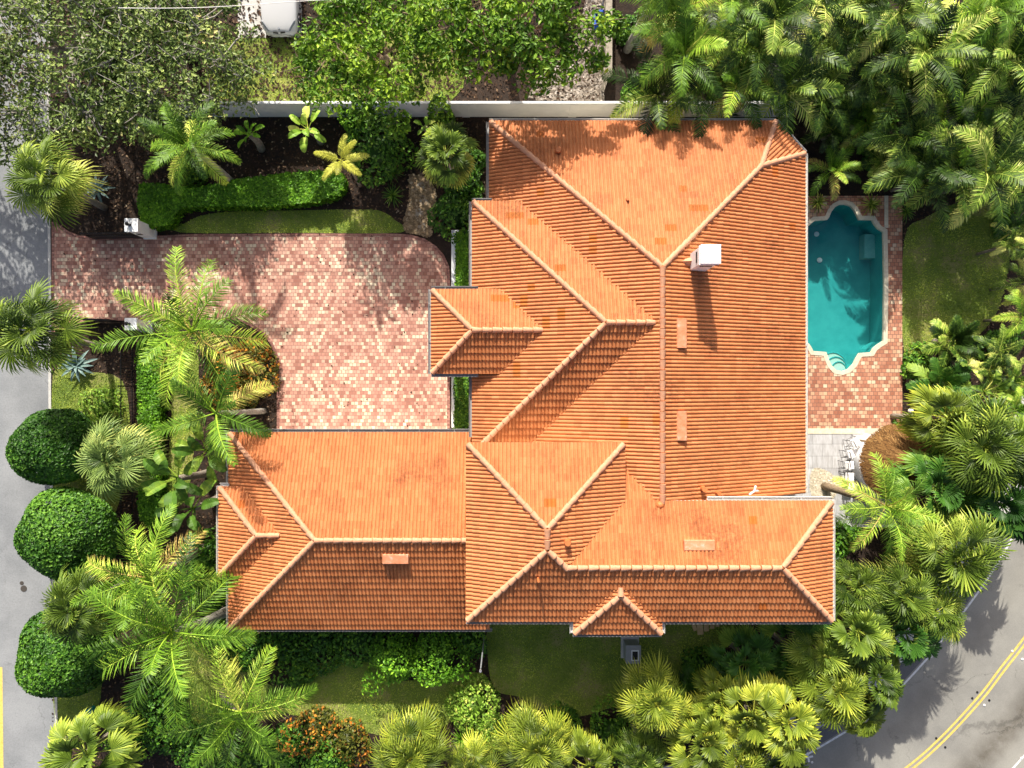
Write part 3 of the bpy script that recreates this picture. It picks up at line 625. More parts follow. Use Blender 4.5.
# --- E: entry porch hip (eave 4.47 m)
zE_ = 4.47; ex0, ey1, eh = -3.53, 4.14, 1.85; eap = (ex0+eh, ey1-eh); zEr = z_at(zE_, eh); exe = bx0 + (zEr-zB)/SL; exv = bx0 + (zE_-zB)/SL
roof_face('roof_slope', (5, ey1), (ex0, ey1), zE_, [(ex0, ey1), (exv+.1, ey1), (exe+.1, eap[1]), eap], spots=[(495,299,4),(502,299,3),(513,307,2)])
roof_face('roof_slope', (ex0, ey1), (ex0, ey1-2*eh), zE_, [(ex0, ey1), eap, (ex0, ey1-2*eh)])
roof_face('roof_slope', (ex0, ey1-2*eh), (5, ey1-2*eh), zE_, [(ex0, ey1-2*eh), eap, (exe+.1, eap[1]), (exv+.1, ey1-2*eh)])
cap_line((ex0+.08, ey1-.08, zE_+.04), (*eap, zEr)); cap_line((ex0+.08, ey1-2*eh+.08, zE_+.04), (*eap, zEr)); cap_line((*eap, zEr), (exe, eap[1], zEr))
# --- F: garage wing (eave 3.3 m)
zF = 3.3; fx0, fy1, fy0 = -12.82, -2.17, -11.09; fh = (fy1-fy0)/2; fap = (fx0+fh, fy1-fh); zFr = z_at(zF, fh); fxe = -1.0
roof_face('roof_slope', (fxe, fy1), (fx0, fy1), zF, [(fx0, fy1), (fxe, fy1), (fxe, fap[1]), fap])
roof_face('roof_slope', (fx0, fy1), (fx0, fy0), zF, [(fx0, fy1), fap, (fx0, fy0)])
roof_face('roof_slope', (fx0, fy0), (fxe, fy0), zF, [(fx0, fy0), fap, (fxe, fap[1]), (fxe, fy0)])
cap_line((fx0+.08, fy1-.08, zF+.04), (*fap, zFr)); cap_line((fx0+.08, fy0+.08, zF+.04), (*fap, zFr)); cap_line((*fap, zFr), (-1.3, fap[1], zFr))
# --- G: small hip on the garage wing's west side
zG = 3.63; gx0, gy1, gh = -13.13, -4.57, 2.015; gap = (gx0+gh, gy1-gh); zGr = z_at(zG, gh); gxe = fx0 + (zGr-zF)/SL; gxv = fx0 + (zG-zF)/SL
roof_face('roof_slope', (0, gy1), (gx0, gy1), zG, [(gx0, gy1), (gxv+.1, gy1), (gxe+.1, gap[1]), gap])
roof_face('roof_slope', (gx0, gy1), (gx0, gy1-2*gh), zG, [(gx0, gy1), gap, (gx0, gy1-2*gh)])
roof_face('roof_slope', (gx0, gy1-2*gh), (0, gy1-2*gh), zG, [(gx0, gy1-2*gh), gap, (gxe+.1, gap[1]), (gxv+.1, gy1-2*gh)])
cap_line((gx0+.08, gy1-.08, zG+.04), (*gap, zGr)); cap_line((gx0+.08, gy1-2*gh+.08, zG+.04), (*gap, zGr)); cap_line((*gap, zGr), (gxe, gap[1], zGr))
# --- D and C: the upper storey (eave 6.42 m)
zD = 6.42; dx0, dy1, dy0 = -1.88, -2.37, -9.68; dr = 3.25; dxr = dx0+dr; dx1 = dx0+2*dr; zDr = z_at(zD, dr); dN = (dxr, dy1-dr); dS = (dxr, dy0+dr)
cx1, cy1 = 13.07, -4.74; chh = (cy1-dy0)/2; cyr = dy0+chh; zCr = z_at(zD, chh); cap_ = (cx1-chh, cyr); cW = (dx1-chh, cyr)
roof_face('roof_slope', (dx1, dy1), (dx0, dy1), zD, [(dx0, dy1), (dx1, dy1), dN], spots=[(549,505,3)])
roof_face('roof_slope', (dx0, dy1), (dx0, dy0), zD, [(dx0, dy1), dN, dS, (dx0, dy0)])
roof_face('roof_slope', (dx1, dy0), (dx1, dy1), zD, [(dx1, dy1), dN, dS, cW, (dx1, cy1)])
roof_face('roof_slope', (dx0, dy0), (cx1, dy0), zD, [(dx0, dy0), dS, cW, (cx1, dy0)][:0] or [(dx0, dy0), dS, cW, (cW[0]+.01, dy0)])
roof_face('roof_slope', (dx0, dy0), (cx1, dy0), zD, [(cW[0]+.01, dy0), cW, cap_, (cx1, dy0)])
roof_face('roof_slope', (cx1, dy0), (cx1, cy1), zD, [(cx1, dy0), cap_, (cx1, cy1)])
roof_face('roof_slope', (cx1, cy1), (dx1, cy1), zD, [(cx1, cy1), cap_, (axr, cyr), (axr, cy1)], spots=[(752,520,2)])
roof_face('roof_slope', (cx1, cy1), (dx1, cy1), zD, [(axr, cyr), cW, (dx1-.05, cy1), (axr, cy1)])
roof_face('roof_slope', (cx1, cy1), (dx1, cy1), zD, [(dx1-.05, cy1), (axr, cy1), (dx1-.05, -3.35)])
for a, b in (((dx0+.1, dy1-.1, zD+.05), (*dN, zDr)), ((dx1-.1, dy1-.1, zD+.05), (*dN, zDr)), ((*dN, zDr), (*dS, zDr)), ((dx0+.1, dy0+.1, zD+.05), (*dS, zDr)),
             ((*cW, zCr), (*dS, zDr)), ((*cW, zCr), (*cap_, zCr)), ((cx1-.1, cy1-.1, zD+.05), (*cap_, zCr)), ((cx1-.1, dy0+.1, zD+.05), (*cap_, zCr))): cap_line(a, b)
# --- K: the small bay on the south side
zK = 6.33; kx0, kx1, ky0 = 2.5, 6.14, -10.23; kh = (kx1-kx0)/2; kap = ((kx0+kx1)/2, ky0+kh); zKr = z_at(zK, kh); kyn = dy0 + (zKr-zD)/SL; kyv = dy0 + (zK-zD)/SL
roof_face('roof_slope', (kx0, ky0), (kx1, ky0), zK, [(kx0, ky0), kap, (kx1, ky0)])
roof_face('roof_slope', (kx0, 0), (kx0, ky0), zK, [(kx0, ky0), (kx0, dy0+.1), (kap[0], kyn+.1), kap])
roof_face('roof_slope', (kx1, ky0), (kx1, 0), zK, [(kx1, ky0), kap, (kap[0], kyn+.1), (kx1, dy0+.1)])
cap_line((kx0+.08, ky0+.08, zK+.04), (*kap, zKr)); cap_line((kx1-.08, ky0+.08, zK+.04), (*kap, zKr)); cap_line((*kap, zKr), (kap[0], kyn+.02, zKr))
# eave gutters
for a, b, m in [((ax0,ay1+.06,zA),(cA[0],ay1+.06,zA),'gutter_light'), ((cA[0]+.05,cA[1]+.05,zA),(cB[0]+.05,cB[1]+.05,zA),'gutter_light'), ((ax1+.06,cB[1],zA),(ax1+.06,cy1-.2,zA),'gutter_light'),
                ((ax0-.06,ay1,zA),(ax0-.06,by1,zA),'gutter'), ((bx0,by1+.06,zB),(-.9,by1+.06,zB),'gutter'), ((bx0-.06,by1,zB),(bx0-.06,dy1,zB),'gutter'),
                ((ex0,ey1+.06,zE_),(bx0+.3,ey1+.06,zE_),'gutter'), ((ex0-.06,ey1,zE_),(ex0-.06,ey1-2*eh,zE_),'gutter'), ((ex0,ey1-2*eh-.06,zE_),(bx0+.3,ey1-2*eh-.06,zE_),'gutter'),
                ((fx0,fy1+.06,zF),(bx0,fy1+.06,zF),'gutter'), ((fx0-.06,fy1,zF),(fx0-.06,gy1,zF),'gutter_light'), ((fx0-.06,gy1-2*gh,zF),(fx0-.06,fy0,zF),'gutter_light'), ((fx0,fy0-.06,zF),(fxe+.1,fy0-.06,zF),'gutter'),
                ((gx0-.06,gy1,zG),(gx0-.06,gy1-2*gh,zG),'gutter_light'), ((gx0,gy1+.06,zG),(gx0+.4,gy1+.06,zG),'gutter_light'), ((gx0,gy1-2*gh-.06,zG),(gx0+.4,gy1-2*gh-.06,zG),'gutter'),
                ((dx0,dy0-.06,zD),(kx0-.1,dy0-.06,zD),'gutter'), ((kx1+.1,dy0-.06,zD),(cx1,dy0-.06,zD),'gutter'), ((cx1+.06,dy0,zD),(cx1+.06,cy1,zD),'gutter_light'), ((8.0,cy1+.06,zD),(cx1,cy1+.06,zD),'gutter_light'),
                ((kx0,ky0-.06,zK),(kx1,ky0-.06,zK),'gutter'), ((kx0-.06,ky0,zK),(kx0-.06,dy0,zK),'gutter_light'), ((kx1+.06,ky0,zK),(kx1+.06,dy0,zK),'gutter_light')]: gutter(a, b, m)
# soffits (flat boards under the eaves, covering the overhang) and walls
def soffit(x0, x1, y0, y1, z):
    mb = MB(); mb.box(x0-HO.x, x1-HO.x, y0-HO.y, y1-HO.y, z-.12, z-.03); mb.build('soffit', M['white'], house)
soffit(ax0+.03, 11.9, 8.2, ay1-.03, zA); soffit(11.9, ax1-.03, -4.6, 10.3, zA); soffit(ax0+.05, 11.9, -2.0, 8.2, zA); soffit(bx0+.03, -.3, -2.2, by1-.03, zB)
soffit(ex0+.03, bx0-.02, ey1-2*eh+.03, ey1-.03, zE_); soffit(fx0+.03, -1.4, fy0+.03, fy1-.03, zF-.004); soffit(gx0+.03, gx0+.7, gy1-2*gh+.03, gy1-.03, zG)
soffit(dx0+.03, dx1-.03, cy1, dy1-.03, zD); soffit(dx0+.03, cx1-.03, dy0+.03, cy1-.03, zD); soffit(kx0+.03, kx1-.03, ky0+.03, dy0, zK)
def wall(x0, x1, y0, y1, z0, z1):
    mb = MB(); mb.box(x0-HO.x, x1-HO.x, y0-HO.y, y1-HO.y, z0, z1); return mb.build('wall', M['stucco'], house)
wall(-.5, 12.7, -4.0, 11.35, 0, zA-.124); wall(-1.25, -.5, -2.9, 7.6, 0, zB-.124); wall(-12.25, -1.26, -10.55, -2.72, 0, zF-.13)
wall(-12.6, -12.25, -8.1, -5.05, 0, zG-.124); wall(-1.3, 12.5, -9.15, -5.3, 0, zD-.124); wall(-1.3, 4.05, -5.3, -2.95, 0, zD-.124); wall(2.95, 5.7, -9.75, -9.15, 0, zK-.124)
for (yy) in (ey1-.35, ey1-2*eh+.35):
    mb = MB(); mb.cyl((ex0+.4-HO.x, yy-HO.y), .19, .1, zE_-.4, 18, .16); mb.box(ex0+.15-HO.x, ex0+.65-HO.x, yy-.25-HO.y, yy+.25-HO.y, 0, .1); mb.box(ex0+.17-HO.x, ex0+.63-HO.x, yy-.23-HO.y, yy+.23-HO.y, zE_-.4, zE_-.124)
    mb.build('porch_column', M['white'], house)
mb = MB(); mb.box(-1.32-HO.x, -1.25-HO.x, 1.6-HO.y, 3.0-HO.y, .05, 2.5); dd = mb.build('front_door', M['door'], house)
mb = MB(); mb.box(-1.38-HO.x, -1.32-HO.x, 2.25-HO.y, 2.3-HO.y, 1.0, 1.3); mb.build('handle', M['chrome'], dd)
def window(c, w, h, axis, out):
    """c = centre on the wall face, axis 'x' or 'y' the wall runs along, out = outward sign"""
    c = Vector(c) - HO; mb = MB(); mp = MB(); t = .06
    def bx(m, a0, a1, z0, z1, d0, d1):
        lo, hi = sorted((out*d0, out*d1))
        if axis == 'x': m.box(c.x+a0, c.x+a1, c.y+lo, c.y+hi, c.z+z0, c.z+z1)
        else: m.box(c.x+lo, c.x+hi, c.y+a0, c.y+a1, c.z+z0, c.z+z1)
    bx(mb, -w/2-t, w/2+t, h/2, h/2+t, 0, .05); bx(mb, -w/2-t, w/2+t, -h/2-t, -h/2, 0, .09)
    bx(mb, -w/2-t, -w/2, -h/2, h/2, 0, .05); bx(mb, w/2, w/2+t, -h/2, h/2, 0, .05); bx(mb, -.02, .02, -h/2, h/2, 0, .04)
    f = mb.build('window', M['white'], house)
    bx(mp, -w/2, w/2, -h/2, h/2, .0, .02); mp.build('pane', M['glass'], f)
for yy in (-3, 1.5, 5.5, 8.8): window((12.7, yy, 1.35), 2.2, 2.1, 'y', 1)
for xx in (2, 6, 10): window((xx, 11.35, 1.6), 1.4, 1.3, 'x', 1)
for xx in (-10.5, -7.5, -4.5): window((xx, -10.55, 1.6), 1.5, 1.3, 'x', -1)
for xx in (-.2, 1.6, 7.5, 10.2):
    for zz in (1.5, 4.7): window((xx, -9.15, zz), 1.2, 1.4, 'x', -1)
for zz in (1.5, 4.7): window((4.32, -9.75, zz), 1.8, 1.5, 'x', -1); window((12.5, -7.2, zz), 1.6, 1.4, 'y', 1)
window((-1.3, -6.2, 5.2), 1.4, 1.2, 'y', -1); window((-1.25, 5.6, 1.6), 1.4, 1.5, 'y', -1); window((-1.25, -.9, 1.6), 1.4, 1.5, 'y', -1)
for xx in (-10, -6.2):
    mb = MB(); mb.box(xx-1.5-HO.x, xx+1.5-HO.x, -2.72-HO.y, -2.66-HO.y, .03, 2.2)
    for zz in (.55, 1.1, 1.65): mb.box(xx-1.45-HO.x, xx+1.45-HO.x, -2.655-HO.y, -2.645-HO.y, zz-.24, zz+.24)
    mb.build('garage_door', M['white'], house)
# chimney
cw = W(701,263.5,7.8); ce = W(721,244.5,7.8)
chim = None; mb = MB(); x0, y0, x1, y1 = cw.x-HO.x, cw.y-HO.y, ce.x-HO.x, ce.y-HO.y
mb.box(x0+.03, x1-.03, y0+.03, y1-.03, 4.2, 7.5); mb.box(x0-.01, x1+.01, y0-.01, y1+.01, 7.5, 7.55); mb.box(x0+.03, x1-.03, y0+.03, y1-.03, 7.55, 7.7); mb.box(x0-.005, x1+.005, y0-.005, y1+.005, 7.7, 7.8)
chim = mb.build('chimney', M['bright_white'], house, bevel=.012)
mb = MB(); mb.box(x0+.15, x1-.15, y0+.006, y0+.028, 7.0, 7.14); mb.box(x0+.006, x0+.028, y0+.15, y1-.15, 7.0, 7.14); mb.build('flue_opening', M['dark'], chim)
mb = MB(); mb.add([(x0-.45, (y0+y1)/2-.0, 6.2), (x0+.04, y0+.1, 5.95), (x0+.04, y1-.1, 5.95), (x0+.04, (y0+y1)/2, 6.3), (x0-.45, (y0+y1)/2, 6.0)], [(0,1,3), (0,3,2), (0,4,1), (0,2,4)]); mb.build('cricket', M['cap'], chim)
# roof vents: low hooded boxes lying along the slope
def hood(c, length, along, face):
    """c on the roof, 'along' the long direction, 'face' the downslope direction"""
    c = Vector(c) - HO; a = Vector(along).normalized(); f = Vector((*face, -SL)).normalized(); nrm = a.cross(f); nrm = nrm if nrm.z > 0 else -nrm
    mb = MB(); L = length/2; prof_ = [(-.21, .02), (-.19, .12), (.16, .25), (.20, .23), (.20, .03)]
    vs = []; n = len(prof_)
    for s in (-L, L):
        for d, h in prof_: vs.append(c + a*s + f*d + nrm*h)
    fs = [(i, i+1, n+i+1, n+i) for i in range(n-1)] + [tuple(range(n)), tuple(range(2*n-1, n-1, -1))]
    mb.add(vs, fs); v = mb.build('roof_vent', M['vent'], house)
    m2 = MB(); e = .012
    m2.add([c + a*s*(L-.04) + f*(.20+e) + nrm*h for s in (-1, 1) for h in (.05, .15)], [(0,1,3,2)]); m2.build('grille', M['vent_end'], v)
def onA_east(px, py):
    z = 5.5
    for _ in range(8): p = W(px, py, z); z = zA + SL*(ax1 - p.x)
    return W(px, py, z)
def onF_south(px, py, y0=fy0, zE=zF):
    z = 5.0
    for _ in range(8): p = W(px, py, z); z = zE + SL*(p.y - y0)
    return W(px, py, z)
def onC_north(px, py):
    z = 7
    for _ in range(8): p = W(px, py, z); z = zD + SL*(cy1 - p.y)
    return W(px, py, z)
hood(onA_east(679.5,333.5), 1.2, (0,1,0), (1,0)); hood(onA_east(679.5,425.5), 1.2, (0,1,0), (1,0))
hood(onF_south(396,557), 1.1, (1,0,0), (0,-1)); hood(onC_north(698.5,546), 1.2, (1,0,0), (0,1))
def vent_pipe(p, r=.11, h=.45):
    p = Vector(p) - HO; mb = MB(); mb.cyl((p.x, p.y), r, p.z-.15, p.z+h, 12); mb.cyl((p.x, p.y), r*1.6, p.z-.15, p.z+.1, 12, r*1.1); mb.build('vent_pipe', M['pipe'], house)
vent_pipe(onA_east(702,488)); vent_pipe(onA_east(716,492), .08, .5)
z = 7.3
for _ in range(8): p = W(567,541,z); z = zD + SL*(dx1 - p.x)
vent_pipe(W(567,541,z), .12, .4)
z = 4
for _ in range(8): p = W(558,152,z); z = zA + SL*(ay1 - p.y)
vent_pipe(W(558,152,z), .13, .35)
z = 7
for _ in range(8): p = W(538,578,z); z = zD + SL*(p.y - dy0)
vent_pipe(W(538,578,z), .05, .5)
z = 4.5
for _ in range(8): p = W(627,200,z); z = zA + SL*(ay1 - p.y)
vent_pipe(W(627,200,z), .07, .2)
p = W(757,497,6.4) - HO; mb = MB(); mb.tube([p + Vector((-.25,.06,-.2)), p + Vector((0,.2,-.3)), p + Vector((.1,.38,-.45))], [.045,.045,.045], 8); mb.tube([p + Vector((0,.2,-.3)), p + Vector((.16,.2,-.35))], [.04,.04], 8); mb.build('downspout', M['gutter_light'], house)
c = onA_east(660,300)
p = W(660,505,zAr); mb = MB(); mb.dome((p.x-HO.x, p.y-HO.y, zAr-.02), .17, .17, .2, 10, 4); mb.build('ridge_end', M['pipe'], house)

# ------------------------------------------------------------------ walls, gates, fences
mb = MB(); y0 = 13.35; xa, xb = -18.1, 13.7
mb.box(xa, xb, y0, y0+.1, 0, 1.64); mb.box(xa-.01, xb+.01, y0-.012, y0+.112, 1.64, 1.70)
for xx in np.arange(xa+5, xb, 5.3): mb.box(xx, xx+.4, y0-.025, y0-.001, 0, 1.62)
tag(mb.build('boundary_wall', M['white'], bevel=.012), 'long white boundary wall between the house and the neighbour', 'wall')
yn = 154*U*.983
mb = MB(); mb.box(-2.98, -2.77, -2.15, .55, 0, .55); tag(mb.build('garden_wall', M['white'], bevel=.01), 'short low white wall between the driveway and the clipped hedge, in the corner by the garage wing', 'wall')
mb = MB(); mb.box(-2.98, -2.77, 4.2, yn, 0, .6); mb.box(-2.77, -1.9, yn-.2, yn, 0, .6); tag(mb.build('garden_wall', M['white'], bevel=.01), 'low white wall with a corner, running from the entry porch up to the gravel path end of the driveway', 'wall')
def pillar(px, py, z, label, s=.27):
    c = W(px, py, z); g = empty('gate_pillar', (c.x, c.y, 0), label, 'gate pillar', 'white pillars of the driveway gate')
    mb = MB(); mb.box(-s, s, -s, s, 0, z-.14); mb.box(-s-.04, s+.04, -s-.04, s+.04, 0, .18); mb.build('post', M['white'], g, bevel=.01)
    mb = MB(); mb.box(-s-.05, s+.05, -s-.05, s+.05, z-.14, z); mb.build('cap', M['white'], g, bevel=.012)
    mb = MB(); mb.cyl((-.06, .0), .075, z, z+.06, 10, .05); mb.cyl((-.06, .0), .055, z+.06, z+.26, 8, .075); mb.cyl((-.06, .0), .1, z+.26, z+.36, 8, .01); mb.build('lantern', M['iron'], g)
    mb = MB(); mb.box(-.12, .12, -s-.012, -s-.001, .95, 1.2); mb.build('plaque', M['iron'], g)
pillar(131, 225, 1.85, 'white gate pillar with a black lantern on the hedge side of the driveway')
pillar(130.5, 324, 1.6, 'white gate pillar with a black lantern beside the crown of the feather palm, below the driveway', .24)
def gate(a, b, h, label):
    a = W(*a); b = W(*b); d = (b-a); L = d.length; g = empty('driveway_gate', a, label, 'gate', 'black iron leaves of the driveway gate'); g.rotation_euler.z = math.atan2(d.y, d.x)
    mb = MB(); mb.box(0, L, -.03, .03, .1, .16); mb.box(0, .07, -.036, .036, .05, h); mb.box(L-.07, L, -.036, .036, .05, h-.2); mb.box(.07, L-.07, -.029, .029, h-.3, h-.22); mb.box(.07, L-.07, -.028, .028, .16, .7); mb.build('gate_frame', M['iron'], g)
    mb = MB()
    for x in np.arange(.16, L-.1, .12): mb.tube([(x, 0, .15), (x, 0, h-.05)], [.012, .012], 5)
    mb.build('bars', M['iron'], g)
gate((146,238), (96,239), 1.5, 'open black iron gate leaf below the white pillar on the hedge side of the driveway')
gate((122,322), (86,320), 1.4, 'open black iron gate leaf reaching left from the lower white gate pillar')
fe = empty('iron_fence', W(134,338), 'thin black iron fence running down through the palms from the lower gate pillar', 'fence')
mb = MB(); p2 = MB(); L = W(0,338).y - W(0,585).y
for zz in (.15, 1.15): mb.box(-.015, .015, -L, 0, zz, zz+.04)
for yy in np.arange(0, L, .14): p2.box(-.009, .009, -yy-.009, -yy+.009, .05, 1.3)
mb.build('rail', M['iron'], fe); p2.build('bars', M['iron'], fe)
for yy in np.arange(0, L+.1, 2.4):
    mb = MB(); mb.box(-.03, .03, -yy-.03, -yy+.03, 0, 1.4); mb.build('post', M['iron'], fe)
wf = empty('wooden_fence', W(603,99), 'weathered grey board fence in the neighbour yard, seen end on from above', 'fence')
mb = MB(); rr = random.Random(4); y = .35
while y < 8.2:
    w = rr.uniform(.13,.16); off = rr.uniform(-.012,.012); mb.box(.03+off, .06+off, y, y+w-.01, .05, 1.78+rr.uniform(-.05,.05)); y += w
mb.build('board_panel', M['wood'], wf)
mb = MB()
for zz in (.4, 1.0, 1.6): mb.box(-.03, .025, .3, 8.3, zz, zz+.09)
mb.box(-.12, .2, .3, 8.3, 1.8, 1.84); mb.build('rail', M['wood'], wf)
for yy in (.4, 2.4, 4.4, 6.4):
    mb = MB(); mb.box(-.13, -.035, yy, yy+.1, 0, 1.75); mb.build('post', M['wood'], wf)
# overhead cable
mb = MB(); a, b_ = W(118,8,6.8), W(268,3.5,6.8); pts = [a.lerp(b_, t/12) - Vector((0,0,.15*math.sin(PI*t/12))) for t in range(0, 25)]
mb.tube(pts, [.014]*len(pts), 5); tag(mb.build('overhead_cable', M['gutter_light']), 'thin pale cable strung over the neighbour tree canopy', 'cable')

# ------------------------------------------------------------------ car in the neighbour driveway
def car():
    c = W(283.5, -5.5); g = empty('parked_car', c, 'white car nosing out of the neighbour driveway at the top edge', 'car')
    S = [  # y (front is -y), half width, z bonnet/deck, z side crease, z bottom
        (-2.26,.52,.50,.42,.30),(-2.20,.68,.62,.46,.24),(-2.05,.80,.70,.56,.20),(-1.75,.87,.78,.66,.18),(-1.3,.90,.86,.74,.18),(-.85,.905,.92,.80,.18),(-.4,.90,.95,.83,.18),
        (.4,.90,.96,.84,.18),(1.2,.90,.97,.85,.18),(1.8,.87,.98,.84,.20),(2.1,.80,.94,.78,.26),(2.26,.62,.80,.66,.34)]
    vs = []; fs = []; K = 10
    for y, w, zt, zc, zb in S:
        prof = [(-w*.86, zb), (-w, zb+.12), (-w*1.01, (zb+zc)/2), (-w, zc), (-w*.82, zt-.03), (-w*.3, zt+.012), (w*.3, zt+.012), (w*.82, zt-.03), (w, zc), (w*1.01, (zb+zc)/2), (w, zb+.12), (w*.86, zb)]
        vs += [(x, y, z) for x, z in prof]
    n = 12
    for i in range(len(S)-1):
        for k in range(n): fs.append((i*n+k, i*n+(k+1)%n, (i+1)*n+(k+1)%n, (i+1)*n+k))
    fs += [tuple(range(n)), tuple(range((len(S))*n-1, (len(S)-1)*n-1, -1))]
    bm_ = MB(); bm_.add(vs, fs); body = bm_.build('body', M['car_paint'], g, smooth=True)
    sd = body.modifiers.new('sub', 'SUBSURF'); sd.levels = 2; sd.render_levels = 2
    # cabin
    C = [(-.62,.72,.94),(.0,.60,1.36),(.75,.60,1.40),(1.3,.60,1.30),(1.95,.66,.97)]
    vs = []; 
    for y, w, z in C: vs += [(-w, y, z), (w, y, z)]
    b = [(-.80,-.62,.90),(.80,-.62,.90),(.80,1.95,.93),(-.80,1.95,.93)]
    mb = MB(); mb.add([(-.60,.02,1.37),(.60,.02,1.37),(.60,.75,1.41),(-.60,.75,1.41),(.60,1.3,1.31),(-.60,1.3,1.31),(-.60,.02,1.33),(.60,.02,1.33),(.60,1.3,1.27),(-.60,1.3,1.27)], [(0,1,2,3),(3,2,4,5),(0,6,7,1),(1,7,8,4,2),(4,8,9,5),(5,9,6,0,3)]); mb.build('roof', M['car_paint'], g, bevel=.02)
    mb = MB(); mb.add([(-.74,-.60,.95),(.74,-.60,.95),(.60,.02,1.36),(-.60,.02,1.36)], [(0,1,2,3)]); mb.build('windshield', M['glass'], g)
    mb = MB(); mb.add([(.68,1.95,.97),(-.68,1.95,.97),(-.60,1.3,1.30),(.60,1.3,1.30)], [(0,1,2,3)]); mb.build('rear_window', M['glass'], g)
    for s in (-1, 1):
        mb = MB(); mb.add([(s*.76,-.55,.95),(s*.82,1.75,.95),(s*.60,1.3,1.29),(s*.60,.02,1.35)], [(0,1,2,3) if s > 0 else (3,2,1,0)]); mb.build('side_window', M['glass'], g)
        mb = MB(); mb.add([(s*.50,-2.15,.62),(s*.80,-1.80,.72),(s*.83,-1.66,.775),(s*.74,-1.75,.80),(s*.47,-2.10,.68)], [(0,1,2,3,4) if s > 0 else (4,3,2,1,0)]); hl = mb.build('headlight', M['lamp'], g)
        sol = hl.modifiers.new('solid', 'SOLIDIFY'); sol.thickness = .05; sol.offset = 1
        mb = MB(); mb.box(s*.98-.09, s*.98+.09, -.42, -.26, .93, 1.06); mb.build('mirror', M['car_paint'], g, bevel=.03)
        for yy in (-1.42, 1.35):
            mb = MB(); mb.tube([(s*.72, yy, .31), (s*.91, yy, .31)], [.31, .31], 20); wh = mb.build('wheel', M['rubber'], g)
            mb = MB(); mb.tube([(s*.90, yy, .31), (s*.925, yy, .31)], [.2, .19], 16); mb.build('rim', M['chrome'], wh)
        mb = MB(); mb.add([(s*.05,-2.262,.60),(s*.30,-2.235,.62),(s*.28,-2.20,.675),(s*.06,-2.215,.675)], [(0,1,2,3)]); q = mb.build('grille', M['dark'], g); sol = q.modifiers.new('solid', 'SOLIDIFY'); sol.thickness = .03
    mb = MB(); mb.cyl((0,-2.05), .055, .70, .735, 14); mb.build('badge', M['lamp'], g)
    mb = MB(); mb.tube([(-.35,-.63,.965),(.25,-.5,1.03)], [.012,.012], 5); mb.tube([(.1,-.64,.965),(.6,-.48,1.02)], [.012,.012], 5); mb.build('wiper', M['rubber'], g)
car()
# blue bin, equipment cabinet, planks, pole and other small things
c = W(599,18,.5); g = empty('blue_crate', (c.x, c.y, 0), 'open blue plastic crate lying left of the grey board fence', 'crate'); g.rotation_euler.z = .1
mb = MB(); mb.box(-.24,.24,-.33,.33,0,.05); mb.box(-.24,-.2,-.33,.33,.05,.5); mb.box(.2,.24,-.33,.33,.05,.5); mb.box(-.2,.2,-.33,-.29,.05,.5); mb.box(-.2,.2,.29,.33,.05,.5); mb.build('bin', M['blue'], g)
mb = MB(); mb.box(-.28,.28,.27,.37,.5,.55); mb.box(-.28,.28,-.37,-.27,.5,.55); mb.box(-.28,-.18,-.27,.27,.5,.55); mb.build('rim', M['blue'], g)
c = W(633.5,656,1.1); g = empty('equipment_cabinet', (c.x, c.y, 0), 'grey metal equipment cabinet with a dark opening on the shaded lawn', 'cabinet')
mb = MB(); mb.box(-.34,.34,-.42,.46,.08,1.0); mb.build('body', M['grey_metal'], g, bevel=.02)
mb = MB(); mb.box(-.37,.37,-.30,.5,1.0,1.07); mb.build('lid', M['grey_metal'], g, bevel=.015)
mb = MB(); mb.box(-.1,.27,-.24,.27,1.068,1.085); fr = mb.build('vent_frame', M['white'], g)
mb = MB(); mb.box(-.05,.21,-.19,.21,1.083,1.092); mb.build('opening', M['dark'], fr)
mb = MB(); mb.box(-.45,.45,-.5,.55,0,.08); mb.build('pad', M['concrete'], g)
for i, (x, y, w, ang, ln) in enumerate([(692,621,.2,.35,1.0),(699,623,.3,.1,1.1),(706,621,.25,.02,1.0),(712,619,.22,-.05,.9),(718,618,.2,-.12,.85)]):
    c = W(x, y); mb = MB(); mb.box(-w/2, w/2, -ln/2, ln/2, 0, .045); o = mb.build('plank', M['plank'], bevel=.006); o.location = (c.x, c.y, .02 + .05*(i % 2)); o.rotation_euler = (0, 0, ang)
    tag(o, ['leftmost pale plank, turned away from the row of planks by the house wall', 'longest and widest pale plank by the house wall', 'middle pale plank of the row by the house wall', 'pale plank second from the right end of the row by the house wall', 'rightmost short pale plank by the house wall'][i], 'plank', 'loose planks on the lawn by the house')
c = W(484.5, 634); g = empty('garden_pole', (c.x, c.y, 0), 'thin grey pole standing at the corner of the garage wing and lawn', 'pole')
mb = MB(); mb.tube([(0,0,0),(0,-.02,4.4)], [.035,.03], 8); mb.build('shaft', M['grey_metal'], g)
mb = MB(); mb.cyl((0,-.02), .06, 4.4, 4.5, 10); mb.build('cap', M['gutter_light'], g)
c = W(912,411,.4); g = empty('garden_globe', (c.x, c.y, 0), 'small white globe light in the dark bed by the pool deck corner', 'garden light')
mb = MB(); mb.dome((0,0,.3), .13,.13,.13, 14, 6); mb.cyl((0,0), .1, .2, .3, 14, .13); mb.build('globe', M['bright_white'], g, smooth=True)
mb = MB(); mb.cyl((0,0), .04, 0, .2, 8); mb.build('stem', M['iron'], g)
c = W(86,714,.5); g = empty('utility_box', (c.x, c.y, 0), 'small teal box on the grass verge by the left street', 'box'); g.rotation_euler.z = .6
mb = MB(); mb.box(-.22,.22,-.13,.13,0,.42); mb.build('body', M['teal'], g, bevel=.02)
mb = MB(); mb.box(-.25,.02,-.15,.15,.42,.5); mb.build('lid', M['gutter_light'], g, bevel=.02)
